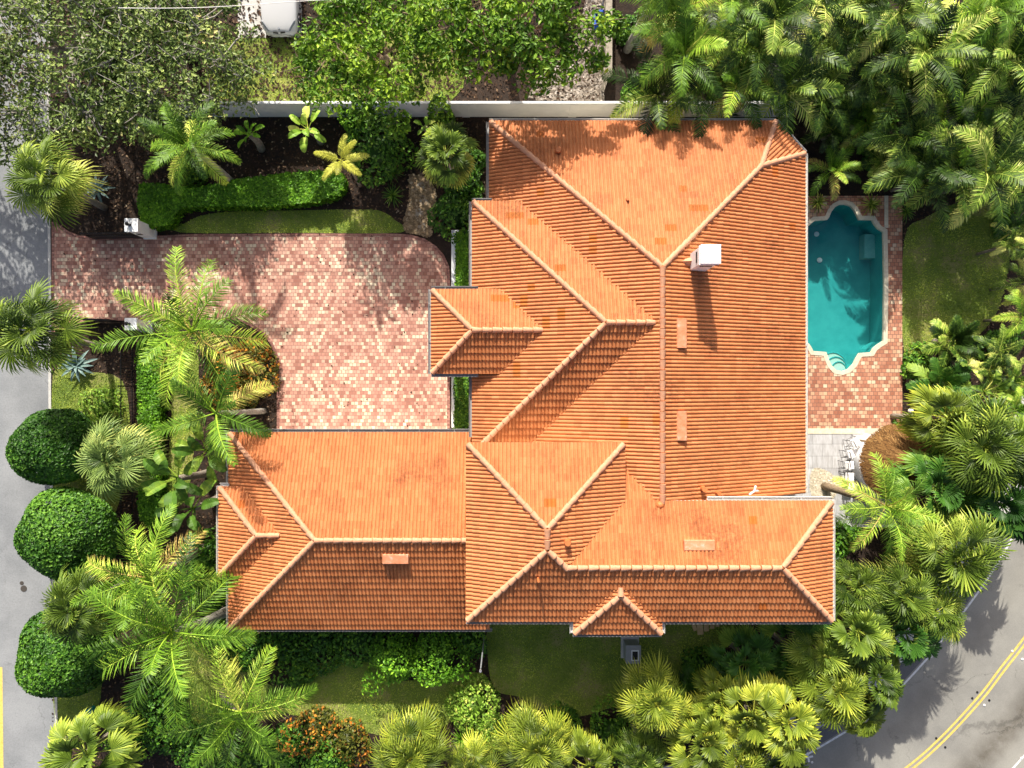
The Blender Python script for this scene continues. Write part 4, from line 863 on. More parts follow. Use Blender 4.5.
for i, (x, y, r) in enumerate([(22,583,.1),(24,588.5,.16)]):
    c = W(x, y); mb = MB(); mb.cyl((0,0), r, 0, .012, 18); o = mb.build('street_cover', M['cover']); o.location = (c.x, c.y, .013)
    tag(o, ['smaller dark round cover in the left street', 'larger dark round cover in the left street'][i], 'manhole cover')
st = [(1012,651,0,'pale'),(1022,659,1,'pale'),(977,692,1,'dark'),(972,698,1,'dark'),(984,705,1,'pale'),(989,700,1,'dark'),(936,738,0,'dark'),(945,747,0,'dark'),(931,656.5,0,'pale'),(854,730,0,'pale'),(812,762,0,'pale'),(1021,758,0,'pale')]
lb = ['pale road stud left of the yellow lines near the right edge','pale road stud right of the yellow lines at the right edge','upper dark road stud of the pair left of the yellow lines','lower dark road stud of the pair left of the yellow lines','pale road stud right of the yellow lines opposite the dark pair','dark road stud hugging the right side of the yellow lines','dark road stud left of the yellow lines near the bottom edge','dark road stud right of the yellow lines near the bottom edge','pale road stud just right of the white edge line and its cross mark','pale road stud on the white edge line below the palms','pale road stud beside the lowest cross mark','pale road stud by the white line in the bottom right corner']
for (x, y, k, t), l in zip(st, lb):
    c = W(x, y); mb = MB(); mb.cyl((0,0), .062, 0, .02, 12, .05); mb.cyl((0,0), .035, .02, .035, 10, .025); o = mb.build('road_stud', M['line'] if t == 'pale' else M['iron']); o.location = (c.x, c.y, .021)
    tag(o, l, 'road stud', 'studs along the curved road')
# neighbour terrace corner at the top right
mb = MB(); c = W(938,8,.2); mb.box(-.75,.9,-1.35,6,0,.12); o = mb.build('neighbour_terrace', M['bright_white']); o.location = (c.x, c.y, 0); o['kind'] = 'structure'
c = W(944,3,.6); g = empty('grill', (c.x, c.y, .12), 'dark covered grill on the white terrace at the top right', 'grill'); g.rotation_euler.z = -.5
mb = MB(); mb.box(-.35,.35,-.25,.25,.3,.75); mb.build('cover', M['iron'], g, bevel=.05)
for sx in (-.28,.28):
    for sy in (-.18,.18):
        mb = MB(); mb.box(sx-.03, sx+.03, sy-.03, sy+.03, 0, .3); mb.build('leg', M['iron'], g)
np_ = plan([(766,-40),(800,-40),(790,3),(772,5)]); sheet('neighbour_pool_water', np_, .02, M['teal'])
# tiki hut, bar counter and stools
c = W(908,464,2.9); hut = empty('tiki_hut', (c.x, c.y, 0), 'round brown thatched hut at the end of the grey patio', 'hut')
vs = []; fs = []; tn = []; rr = np.random.RandomState(2); n = 0; RT = 1.72
mb = MB(); mb.tube([(0,0,2.05),(0,0,2.95)], [RT*.97, .08], 10); core = mb
hullo = core.build('thatch_roof', M['thatch'], hut)
lv = MB()
for q in range(5200):
    t = rr.uniform(0, 2*PI); u = rr.uniform(0.02, 1)**.6; Lr = rr.uniform(.25,.5); dt = rr.normal(0,.12)
    tq = (t*10/(2*PI)) % 1; rad = RT*(.955 + .045*abs(tq-.5)*2)
    r0 = u*rad - .05; r1 = min(r0 + Lr, rad*1.06); z0 = 2.98 - .9*max(r0,0)/RT + rr.uniform(0,.05); z1 = 2.98 - .92*r1/RT + rr.uniform(-.02,.06); w = rr.uniform(.012,.03)
    a = Vector((math.cos(t)*r0, math.sin(t)*r0, z0)); b_ = Vector((math.cos(t+dt)*r1, math.sin(t+dt)*r1, z1)); s = Vector((-math.sin(t), math.cos(t), 0))*w
    lv.add([a-s, a+s, b_+s*.6, b_-s*.6], [(0,1,2,3)], min(1,max(0,rr.normal(.45,.25))))
lv.build('straw', M['thatch'], hullo)
for k in range(4):
    a = PI/4 + k*PI/2; mb = MB(); mb.cyl((1.2*math.cos(a), 1.2*math.sin(a)), .08, 0, 2.3, 10); mb.build('post', M['brownbark'], hut)
c = W(894.5,463,1.05); cbar = empty('bar_counter', (c.x, c.y, 0), 'curved white bar counter between the stools and the thatched hut', 'counter')
def arc_box(name, r0, r1, a0, a1, z0, z1, mat, par, k=22):
    mb = MB(); vs = []; fs = []
    for i in range(k+1):
        a = a0 + (a1-a0)*i/k; cc, ss = math.cos(a), math.sin(a)
        vs += [(r0*cc, r0*ss, z0), (r1*cc, r1*ss, z0), (r1*cc, r1*ss, z1), (r0*cc, r0*ss, z1)]
    for i in range(k):
        b = 4*i; fs += [(b, b+1, b+5, b+4), (b+1, b+2, b+6, b+5), (b+2, b+3, b+7, b+6), (b+3, b, b+4, b+7)]
    fs += [(3,2,1,0), (4*k, 4*k+1, 4*k+2, 4*k+3)]; mb.add(vs, fs); return mb.build(name, mat, par)
arc_box('counter_top', 1.50, 1.74, R(122), R(236), 1.02, 1.08, M['counter'], cbar); arc_box('counter_base', 1.54, 1.64, R(124), R(234), 0, 1.02, M['white'], cbar)
def make_stool():
    g = empty('bar_stool', (0,0,0), 'x', 'bar stool', 'white bar stools at the tiki bar')
    mb = MB(); mb.box(-.19,.23,-.2,.2,.70,.75); mb.build('seat', M['bright_white'], g, bevel=.02)
    mb = MB(); mb.box(.17,.215,-.19,.19,.92,1.08); mb.build('backrest', M['bright_white'], g, bevel=.015)
    for sy in (-.16,.16): 
        mb = MB(); mb.tube([(.19,sy,.72),(.2,sy,.95)], [.013,.013], 6); mb.build('back_frame', M['iron'], g)
    for sx in (-1,1):
        for sy in (-1,1):
            mb = MB(); mb.tube([(sx*.17,sy*.14,.70),(sx*.25,sy*.19,0)], [.015,.013], 6); mb.build('leg', M['iron'], g)
    mb = MB(); mb.tube([(.22,.17,.25),(.22,-.17,.25),(-.22,-.17,.25),(-.22,.17,.25),(.22,.17,.25)], [.011]*5, 6); mb.build('foot_ring', M['iron'], g)
    return g
def copy_tree(o, parent=None):
    c = o.copy(); COL.objects.link(c)
    if parent is not None: c.parent = parent
    for ch in list(o.children): copy_tree(ch, c)
    return c
stool = make_stool()
sl = ['white bar stool at the far end of the row, nearest the pool deck','second white bar stool from the pool deck end of the row','middle white bar stool of the row of five','fourth white bar stool from the pool deck end of the row','white bar stool nearest the bent palm trunk, last of the row']
spots = [(856.5,442,.5),(852.5,454,.25),(850.5,465.5,.1),(850.5,477,-.05),(853.5,487.5,-.3)]
for i, (x, y, a) in enumerate(spots):
    s = stool if i == 0 else copy_tree(stool); c = W(x, y, .8); s.location = (c.x, c.y, .032); s.rotation_euler.z = a + PI; s['label'] = sl[i]
#@@PLANTS
# ------------------------------------------------------------------ plants
UP = Vector((0, 0, 1))
def leaf_dir(a, e): return Vector((math.cos(a)*math.cos(e), math.sin(a)*math.cos(e), math.sin(e)))
def fan_crown(seed, nl=30, segs=24, petiole=.56, spread=128, wide=.034, e_hi=80, e_lo=-34, droop=.30, blade=.47):
    rr = random.Random(seed); mb = MB()
    for i in range(nl):
        u = i/(nl-1); a = i*2.39996 + rr.uniform(-.35,.35); e = R(e_hi + (e_lo-e_hi)*(u**.8)) + rr.uniform(-.2,.2)
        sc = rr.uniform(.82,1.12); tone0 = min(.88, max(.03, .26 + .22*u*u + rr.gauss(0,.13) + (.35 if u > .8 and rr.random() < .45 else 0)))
        d0 = leaf_dir(a, e); d1 = leaf_dir(a, e - .4); side = Vector((-math.sin(a), math.cos(a), 0)); p = petiole*sc*(.35 + .65*min(1, u*1.7))
        mid = d0*p*.5; hub = mid + d1*p*.5; tw = rr.uniform(-.6,.6); nrm = side.cross(d1); nrm = nrm if nrm.z > 0 else -nrm
        side = (side*math.cos(tw) + nrm*math.sin(tw)); nrm = d1.cross(side); nrm = nrm if nrm.z > 0 else -nrm
        mb.tube([(0,0,0), mid, hub], [.013,.010,.008], 4, False, min(1, tone0+.3))
        Lb = blade*sc; e2 = R(spread)
        for k in range(segs):
            s = -e2 + 2*e2*k/(segs-1) + rr.uniform(-.04,.04); L = Lb*(.66 + .34*math.cos(s*.7))*rr.uniform(.88,1.08)
            d = (d1*math.cos(s) + side*math.sin(s)); w = wide*rr.uniform(.75,1.2)*sc; t = d.cross(nrm).normalized()
            lift = nrm*(.10*abs(math.sin(s*.5)))*L
            m1 = hub + d*L*.5 + lift - UP*(.03*L); m2 = hub + d*L*.77 + lift*.8 - UP*(droop*.45*L*(.5+u)); tip = hub + d*L*.97 + lift*.4 - UP*(droop*L*(.6+u)*rr.uniform(.7,1.8)) + t*L*rr.uniform(-.06,.06)
            tn = min(1, max(0, tone0 + rr.gauss(0,.07)))
            mb.add([hub, m1 + t*w*.5 - nrm*w*.25, m1 + nrm*w*.2, m1 - t*w*.5 - nrm*w*.25, m2 + t*w*.36, m2 - t*w*.36, tip],
                   [(0,1,2), (0,2,3), (1,4,2), (2,5,3), (2,4,6,5)], [max(0,tn-.14), tn, tn, tn, tn+.05, tn+.05, min(1, tn+.3)])  # hub darker, tip lighter: sunlit tips put into the colour, besides tan ends
    return mb
def pinnate_crown(seed, nf=18, pairs=40, llen=.19, lw=.0105, e_hi=80, e_lo=-25, droop=75, plume=.25, start=.12, curl=0.0):
    rr = random.Random(seed); mb = MB()
    for i in range(nf):
        u = (i + .5)/nf; a = i*2.39996 + rr.uniform(-.2,.2); e = R(e_hi + (e_lo-e_hi)*u) + rr.uniform(-.1,.1); L = rr.uniform(.86,1.08)*(.75+.25*min(1,u*2.5)); dr = R(droop)*rr.uniform(.75,1.2)*(.5+.5*math.cos(e))
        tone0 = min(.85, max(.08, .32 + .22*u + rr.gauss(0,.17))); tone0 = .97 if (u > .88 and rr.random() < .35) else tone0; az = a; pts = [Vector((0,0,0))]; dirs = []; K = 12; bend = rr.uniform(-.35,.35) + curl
        for k in range(K):
            s = (k+.5)/K; dd = leaf_dir(az + bend*s*s, e - dr*s*s); dirs.append(dd); pts.append(pts[-1] + dd*(L/K))
        mb.tube(pts[::2] + ([] if K % 2 == 0 else [pts[-1]]), [.012*(1-.85*j/6) for j in range(7)], 4, False, min(1, tone0+.3))
        for j in range(pairs):
            s = start + (1-start)*(j + rr.uniform(-.3,.3)+.5)/pairs; q = min(K-.001, max(0,s)*K); k = int(q); P = pts[k].lerp(pts[k+1], q-k); d = dirs[k]
            side = d.cross(UP); side = side.normalized() if side.length > .05 else Vector((1,0,0)); nrm = side.cross(d)
            ll = llen*(math.sin(PI*min(1,.18+.80*s))**.55)*rr.uniform(.88,1.1)
            for sg in (-1, 1):
                fwd = .55 + .5*s + rr.uniform(-.12,.12); ld = (side*sg + d*fwd + nrm*rr.uniform(-plume, plume+.12)).normalized(); wv = ld.cross(nrm).normalized()*lw*rr.uniform(.8,1.25)
                m = P + ld*ll*.5; tip = P + ld*ll*.97 - UP*ll*rr.uniform(.12,.34); tn = min(1, max(0, tone0 + rr.gauss(0,.08)))
                mb.add([P - wv*.45, P + wv*.45, m + wv*.6 - nrm*lw*.1, m - wv*.6 - nrm*lw*.1, tip], [(0,1,2,3), (3,2,4)], [tn, tn, tn, tn, min(1, tn+.22)])
    return mb
def paddle_crown(seed, nl=10, blade=.62, wid=.15, pet=.42, e_hi=80, e_lo=5, torn=.3):
    rr = random.Random(seed); mb = MB()
    for i in range(nl):
        u = (i+.5)/nl; a = i*2.39996 + rr.uniform(-.35,.35); e = R(e_hi+(e_lo-e_hi)*u); L = rr.uniform(.82,1.1); K = 9; p = Vector((0,0,0)); tone0 = min(.9,max(.05,.35+.2*u+rr.gauss(0,.14)))
        d = leaf_dir(a, e); mid = d*pet*L; mb.tube([p, mid*.5, mid], [.022,.017,.012], 5, False, min(1,tone0+.25))
        side = Vector((-math.sin(a), math.cos(a), 0)); tw = rr.uniform(-.5,.5); p = mid; rows = []
        for k in range(K+1):
            s = k/K; dd = leaf_dir(a, e - 1.25*s*s - .25*s); 
            if k: p = p + dd*blade*L/K
            nn = side.cross(dd); nn = nn if nn.z > 0 else -nn; sd = side*math.cos(tw) + nn*math.sin(tw); w = wid*L*(math.sin(PI*min(1,(.06+.94*s)))**.6)*(1-.12*s); wob = rr.uniform(-.2,.2)*w
            rows.append((p + sd*w + nn*(w*.35+wob), p, p - sd*w + nn*(w*.35-wob)))
        for k in range(K):
            tn = min(1,max(0,tone0+rr.gauss(0,.05))); A, B = rows[k], rows[k+1]; g = rr.uniform(0,.02) if rr.random() < torn else 0
            mb.add([A[0] , A[1], B[1], B[0].lerp(A[0], g*8)], [(0,1,2,3)], [tn, min(1,tn+.12), min(1,tn+.12), tn]); tn = min(1,max(0,tn+rr.gauss(0,.04)))
            mb.add([A[1], A[2], B[2].lerp(A[2], g*8), B[1]], [(0,1,2,3)], [min(1,tn+.12), tn, tn, min(1,tn+.12)])
    return mb
def areca_crown(seed, stems=4, spread=.38, **kw):
    rr = random.Random(seed); mb = MB()
    for s in range(stems):
        a = s*2*PI/stems + rr.uniform(-.5,.5); r = spread*rr.uniform(.4,1.1); o = Vector((r*math.cos(a), r*math.sin(a), rr.uniform(-.35,.12)))
        sub = pinnate_crown(seed*13+s, nf=rr.randint(7,10), pairs=40, llen=.21, lw=.0135, e_hi=84, e_lo=2, droop=95, plume=.12, start=.2, curl=rr.uniform(-.3,.3)); sc = rr.uniform(.62,.82)
        mb.add([Vector(v)*sc + o for v in sub.v], sub.f, sub.t)
        mb.tube([(o.x*.5, o.y*.5, -1.2), o], [.03,.024], 5, False, .8)
    return mb
def rosette(seed, nl=24, w=.085):
    rr = random.Random(seed); mb = MB()
    for i in range(nl):
        u = (i+.5)/nl; a = i*2.39996 + rr.uniform(-.1,.1); e = R(80-70*u); L = rr.uniform(.85,1.05)*(.6+.4*u); tn = rr.uniform(.1,.9); side = Vector((-math.sin(a),math.cos(a),0)); d = leaf_dir(a,e); n = side.cross(d); n = n if n.z>0 else -n
        p1 = d*L*.35; p2 = leaf_dir(a,e-.2)*L*.72; p3 = leaf_dir(a,e-.4)*L
        mb.add([side*w*.5, -side*w*.5, p1+side*w+n*.03, p1-n*.02, p1-side*w+n*.03, p2+side*w*.7, p2-n*.02, p2-side*w*.7, p3], [(1,0,2,3),(1,3,4),(3,2,5,6),(4,3,6,7),(6,5,8),(7,6,8)], [max(0,tn-.3)]*2+[tn]*6+[1])
    return mb
def cloud(seed, n, rx, ry, rz, leaf, shell=.55, up=.55, base=0.0, clumps=0, asp=.55, hull=True, ragged=.0):
    """leaf mass on and in a dome: each leaf a folded diamond"""
    rr = np.random.RandomState(seed); mb = MB()
    cl = [(lambda t, h: (math.cos(t)*math.sqrt(1-h*h), math.sin(t)*math.sqrt(1-h*h), h, rr.uniform(-.4,.4)))(rr.uniform(0,2*PI), rr.uniform(.0,1)) for _ in range(clumps)]
    for _ in range(n):
        t = rr.uniform(0,2*PI); h = rr.uniform(-.12,1); c = math.sqrt(max(0,1-h*h)); d = np.array((c*math.cos(t), c*math.sin(t), h))
        rad = shell + (1-shell)*rr.beta(3.5,1.0)
        bumpv = 1.0; tsh = 0
        for q in cl:
            dp = d[0]*q[0]+d[1]*q[1]+d[2]*q[2]
            if dp > .82: bumpv += ragged*(dp-.82)/.18*(.6+q[3]); tsh += q[3]*.35*(dp-.82)/.18
        p = Vector((d[0]*rx*rad*bumpv, d[1]*ry*rad*bumpv, base + max(-.02,d[2])*rz*rad*bumpv))
        nrm = (Vector(d)*(1-up) + UP*up + Vector(rr.normal(0,.42,3))).normalized(); s = nrm.orthogonal().normalized(); s = Matrix.Rotation(rr.uniform(0,2*PI),3,nrm) @ s; t2 = nrm.cross(s)
        l = leaf*rr.uniform(.7,1.3); w = l*asp; tn = min(1,max(0,rr.normal(.42,.22)+tsh))
        mb.add([p - s*l, p + t2*w + nrm*l*.15, p + s*l - nrm*l*.1, p - t2*w + nrm*l*.15], [(0,1,2),(0,2,3)], tn)
    if hull: mb.dome((0,0,base), rx*shell*1.05, ry*shell*1.05, rz*shell*1.05, 14, 5, .08)
    return mb
CACHE = {}
def cached(key, fn, mat):
    if key not in CACHE: CACHE[key] = fn().data('crown', M[mat])
    return CACHE[key]
def child(name, me, parent, loc, s, rz=0.0, tilt=(0,0)):
    o = bpy.data.objects.new(name, me); o.parent = parent; o.location = loc; o.scale = (s,s,s) if isinstance(s,(int,float)) else s; o.rotation_euler = (tilt[0], tilt[1], rz); COL.objects.link(o); return o
prng = random.Random(11)
def palm(kind, px, py, z, Rpx, mat, label, cat, group, base=None, seed=None, bark='bark', name=None, tr=.16, zs=1.0, bend=.12, tilt=.12):
    c = W(px, py, z); b = W(*base) if base else Vector((c.x + prng.uniform(-.2,.2), c.y + prng.uniform(-.2,.2), 0)); Rm = Rpx*U*(H-z)/H
    seed = prng.randint(0,3) if seed is None else seed
    fn = {'fan': lambda: fan_crown(seed), 'fanwide': lambda: fan_crown(seed, nl=23, segs=19, petiole=.6, spread=98, wide=.07, droop=.24, e_lo=-24, blade=.46), 'fandense': lambda: fan_crown(seed, nl=42, segs=24, petiole=.55, wide=.03),
          'feather': lambda: pinnate_crown(seed), 'feathersparse': lambda: pinnate_crown(seed, nf=9, pairs=46, llen=.2, e_hi=70, e_lo=-15), 'queen': lambda: pinnate_crown(seed, nf=17, pairs=44, llen=.205, lw=.0085, plume=.6, droop=80),
          'pony': lambda: pinnate_crown(seed, nf=7, pairs=36, llen=.23, lw=.016, e_hi=45, e_lo=5, droop=50, plume=.15),
          'areca': lambda: areca_crown(seed), 'arching': lambda: pinnate_crown(seed, nf=13, pairs=36, llen=.2, lw=.0125, e_hi=82, e_lo=5, droop=105, plume=.1, curl=.25), 'paddle': lambda: paddle_crown(seed), 'broad': lambda: paddle_crown(seed, nl=16, blade=.55, wid=.105, e_lo=-8, torn=.1), 'cycad': lambda: pinnate_crown(seed, nf=22, pairs=22, llen=.30, lw=.034, e_hi=80, e_lo=0, droop=50, plume=.1, start=.3),
          'agave': lambda: rosette(seed), 'strap': lambda: rosette(seed+50, 40, .035)}[kind]
    nm = name or {'fan':'fan_palm','fanwide':'fan_palm','fandense':'fan_palm','feather':'feather_palm','feathersparse':'feather_palm','queen':'feather_palm','pony':'feather_palm','areca':'areca_palm','arching':'areca_palm','paddle':'banana_plant','broad':'broadleaf_plant','cycad':'cycad','agave':'agave','strap':'strap_leaf_plant'}[kind]
    g = empty(nm, b, label, cat, group); me = cached((kind, seed, mat), fn, mat); top = c - b
    child('crown', me, g, top, (Rm, Rm, Rm*zs), prng.uniform(0,2*PI), (prng.uniform(-tilt,tilt), prng.uniform(-tilt,tilt)))
    if z > 1.2:
        mb = MB(); k = 8; pts = []; d = Vector((top.x, top.y, 0)); sag = Vector((0,0,0)) if not base else UP*0
        for i in range(k+1):
            t = i/k; p = top*t; p = p + Vector((-d.x, -d.y, 0))*(.25*t*(1-t)) + Vector((bend*math.sin(PI*t),0,0)); pts.append(p)
        mb.tube(pts, [tr*(1.25 - .45*i/k + .06*(i % 2)) for i in range(k+1)], 9); mb.build('trunk', M[bark], g, smooth=True)
    return g
GP = 'fan palms around the house'; GT = 'fan palms of the thicket by the curved road'
FANS = [
 ('fan',42,178,5,48,'fan_green','fan palm with a leaning bare trunk overhanging the street above the driveway mouth',(105,208)),
 ('fan',30,330,5,54,'fan_green','fan palm with a leaning trunk overhanging the street below the driveway mouth',(106,348)),
 ('fandense',110,462,3.4,47,'fan_silver','silvery green fan palm right of the topmost clipped round tree',None),
 ('fan',74,608,4.6,46,'fan_green','fan palm overhanging the lowest clipped round tree by the street',None),
 ('fanwide',86,752,3.4,50,'fan_green','fan palm with broad pale pleated leaves at the bottom left corner',None),
 ('fanwide',446,153,4.7,35,'fan_green','small fan palm with a pale trunk near the upper left roof corner',(455,187)),
 ('fandense',655,702,4,44,'fan_yellow','round yellow green fan palm below the grey equipment cabinet',None),
 ('fandense',536,748,4,47,'fan_yellow','round yellow green fan palm at the bottom edge below the end of the shaded lawn',None),
 ('fandense',410,757,3.5,48,'fan_yellow','yellow green fan palm at the bottom edge below the sunlit lawn',None),
 ('fanwide',588,766,3,36,'fan_yellow','yellow fan palm at the bottom edge between two rounder fan palms',None),
 ('fan',472,768,2.6,32,'fan_yellow','low yellow fan palm at the bottom edge below the pale shrub',None)]
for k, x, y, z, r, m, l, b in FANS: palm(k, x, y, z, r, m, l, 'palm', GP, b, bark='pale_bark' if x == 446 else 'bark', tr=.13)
THICK = [
 ('fanwide',704,738,3.4,42,'fan_yellow','yellow fan palm of the thicket next to the round palm below the cabinet'),
 ('fanwide',752,716,4,40,'fan_yellow','bright yellow green broad leaved fan palm left of the palm with brown tips, thicket bottom'),
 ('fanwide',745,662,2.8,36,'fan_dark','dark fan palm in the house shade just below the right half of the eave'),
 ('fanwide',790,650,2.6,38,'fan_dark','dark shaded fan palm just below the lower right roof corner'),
 ('fan',822,655,4,42,'fan_green','fan palm touching the lower right roof corner'),
 ('fan',857,630,4.4,42,'fan_green','fan palm right of the lower right roof corner'),
 ('fan',838,692,4.5,44,'fan_yellow','yellow green fan palm in the middle of the roadside thicket'),
 ('fan',876,678,4.2,38,'fan_green','fan palm overhanging the white edge line of the curved road'),
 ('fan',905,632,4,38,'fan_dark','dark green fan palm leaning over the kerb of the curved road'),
 ('fan',903,595,4.6,44,'fan_green','fan palm between the dark kerbside palm and the wide sunlit one, right of the roof'),
 ('fandense',957,557,4.6,60,'fan_green','widest sunlit fan palm at the bend of the curved road'),
 ('fandense',984,447,4.6,60,'fan_green','largest fan palm right of the thatched hut'),
 ('fan',945,418,4,40,'fan_yellow','yellow tipped fan palm between the cycads and the thatched hut'),
 ('fan',1002,505,4,46,'fan_dark','dark fan palm at the right edge just above the road'),
 ('fan',858,588,4,40,'fan_green','fan palm beside the short right hand eave of the upper roof'),
 ('fanwide',788,722,4.2,44,'fan_yellow','yellow green fan palm at the lower end of the thicket above the road'),
 ('fan',738,762,3.6,42,'fan_yellow','yellow green fan palm at the bottom edge, second from the road'),
 ('fan',778,766,3.4,38,'fan_green','green fan palm at the bottom edge nearest the road'),
 ('fanwide',692,694,1.8,26,'fan_dark','small dark fan palm in shade right of the round yellow green palm'),
 ('fan',935,612,4.2,40,'fan_green','fan palm hanging over the kerb below the widest sunlit palm'),
 ('fan',935,488,3.8,42,'fan_dark','dark fan palm just right of the feather palm by the hut'),
 ('fan',642,760,3.2,34,'fan_green','green fan palm at the bottom edge below the round yellow green palm'),
 ('fan',722,700,3.2,32,'fan_yellow','fan palm with withered yellow fronds right of the small dark palm'),
 ('fan',1012,450,4.4,44,'fan_green','fan palm cut off by the right edge beside the largest one'),
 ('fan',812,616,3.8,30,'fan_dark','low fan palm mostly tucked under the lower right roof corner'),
 ('fan',862,716,3.6,30,'fan_yellow','small yellow green fan palm at the very edge of the road shade'),
]
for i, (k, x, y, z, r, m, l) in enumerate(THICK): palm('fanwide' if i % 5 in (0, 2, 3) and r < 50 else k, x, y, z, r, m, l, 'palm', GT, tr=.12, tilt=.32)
GF = 'feather palms in the garden'
palm('queen',192,332,4.6,88,'feather','wide feather palm spreading over the driveway by the lower gate pillar','palm',GF,(205,352),1)
palm('queen',172,632,6,98,'feather','largest feather palm, left of the garage wing, with a leaning grey trunk','palm',GF,(231,609),2,'oakbark',tr=.2)
palm('queen',240,712,4.8,80,'feather','feather palm over the lawn below the left roof corner','palm',GF,(222,690),3)
palm('feather',188,146,5,54,'feather','feather palm with a grey leaning trunk by the white boundary wall','palm',GF,(233,183),0,'oakbark',tr=.13)
palm('feathersparse',216,413,5,70,'feather','thin feather palm with few fronds reaching over the garage roof corner','palm',GF,(264,411),1,'oakbark',tr=.12)
palm('queen',886,506,5,60,'feather','feather palm with a bare brown trunk leaning out over the grey patio','palm',GF,(824,486),0,'brownbark',tr=.16)
palm('queen',148,578,5.2,78,'feather','feather palm between the lower clipped round trees and the banana plants','palm',GF,None,3)
palm('pony',341,160,4.0,28,'feather_yellow','small bright yellow palm with few fronds at the end of the clipped hedge','palm',GF,(360,186),0,tr=.07)
palm('feather',662,-28,6.2,60,'feather','tall palm with a bare leaning trunk at the top edge beside the board fence','palm',GF,(627,50),2,'pale_bark',tr=.17)
# top right thicket in five rows
rows = [('top thicket row', [(676,14),(704,0),(735,8),(778,14),(820,4),(865,10),(905,14),(985,8),(1018,22)], 4.4),
        ('second thicket row', [(688,50),(722,44),(752,50),(795,46),(838,44),(880,50),(925,56),(970,46),(1010,58)], 4.0),
        ('thicket row at the white wall', [(656,90),(694,88),(734,84),(776,84),(818,86),(862,90),(906,88),(950,92),(994,96)], 3.2),
        ('thicket row above the pool', [(828,132),(868,126),(908,132),(950,130),(990,136),(1020,120)], 2.7),
        ('front thicket row', [(834,170),(878,168),(918,174),(955,166),(988,172),(1018,176)], 1.9)]
kinds = ['arching','areca','arching','arching','areca','arching','paddle','arching','fanwide','arching','areca']
mats = {'areca':['areca','feather'], 'arching':['areca','areca','feather'], 'paddle':['banana'], 'broad':['banana'], 'fanwide':['fan_green','fan_dark']}
kn = {'areca':('clumping areca palm','areca'), 'arching':('arching feather palm','arching palm'), 'paddle':('banana plant','banana plant'), 'broad':('broad leaved plant','broad one'), 'fanwide':('pleated fan palm','fan palm')}
nth = ['leftmost','second','third','fourth','fifth','sixth','seventh','eighth']
q = 0
for ri, (where, pts, z) in enumerate(rows):
    byk = {}
    for x, y in pts:
        k = kinds[(q*7 + q//3) % len(kinds)]; q += 1; byk.setdefault(k, []).append((x, y))
    for k, lst in byk.items():
        for i, (x, y) in enumerate(lst):
            full, sh = kn[k]
            o = ('only %s there' % sh) if len(lst) == 1 else ('rightmost %s' % sh if i == len(lst)-1 else ('leftmost %s' % sh if i == 0 else '%s %s from the left' % (nth[i], sh)))
            zz = z + prng.uniform(-.5,.5) + (1.0 if (ri == 4 and x > 900) else 0) - (1.3 if ri > 2 and x < 900 else 1.3 if 780 < x < 905 else 0); low = ri > 2 and x < 900
            palm(k, x + prng.uniform(-6,6), y + prng.uniform(-6,6), zz, prng.uniform(33,38) if low else prng.uniform(58,76) if k == 'arching' else prng.uniform(46,60) if k == 'areca' else prng.uniform(36,44), prng.choice(mats[k]),
                 ('%s in the %s, %s' % (full, where, o)).replace('the thicket row at the white wall','the thicket row by the wall').replace('clumping areca','areca'), 'palm' if k in ('areca','fanwide','arching') else 'plant', 'tropical plants of the upper right thicket', tr=.07, zs=.9, tilt=.25)
GR = 'plants along the right edge'
for i, (x, y, z, r, k, m, l) in enumerate([(1003,365,2.6,38,'areca','areca','arching plant right of the upper cycad'),(1022,318,2.4,38,'arching','feather','arching plant at the right edge beside the oval lawn'),(1027,282,2.4,36,'arching','fan_green','topmost broad leaved plant on the right edge beside the oval lawn'),
   (1016,398,2.8,38,'areca','feather','arching plant at the right edge above the largest fan palm'),(984,392,2.4,32,'broad','areca','dark broad leaved plant right of the lower cycad'),(1022,238,3,30,'areca','areca','arching plant at the right edge level with the top of the pool')]):
    palm(k, x, y, z, r, m, l, 'plant', GR, tr=.06)
palm('cycad',949,343,1.3,32,'areca','upper of two dark cycads at the tip of the oval lawn','cycad','cycads by the oval lawn',None,1,tr=.15)
palm('cycad',939,386,1.3,33,'fan_dark','lower of two cycads, right of the pool deck corner','cycad','cycads by the oval lawn',None,2,tr=.15)
GB = 'banana plants beside the garage wing'
palm('paddle',178,478,3,41,'banana','banana plant with wide leaves right of the silvery fan palm','plant',GB); palm('paddle',207,450,3,36,'banana','banana plant nearest the upper left corner of the garage roof','plant',GB); palm('paddle',194,508,3.2,36,'banana','lowest banana plant beside the small hip of the garage roof','plant',GB)
palm('paddle',308,130,1.8,25,'lightshrub','light green paddle leaved plant against the boundary wall','plant','paddle leaved plants at the wall'); palm('paddle',425,128,2.2,14,'lightshrub','single upright light green plant between wall and small fan palm','plant','paddle leaved plants at the wall'); palm('paddle',250,135,1.6,18,'hedge','paddle leaved plant at the wall next to the leaning palm trunk','plant','paddle leaved plants at the wall')
GA = 'agaves at the driveway mouth'
palm('agave',77,365,.25,21,'agave','blue grey agave below the driveway mouth beside a palm trunk','agave',GA,zs=.8); palm('agave',98,190,.25,19,'agave','blue grey agave above the driveway mouth behind a palm trunk','agave',GA,zs=.8)
GS = 'strap leaved plants'
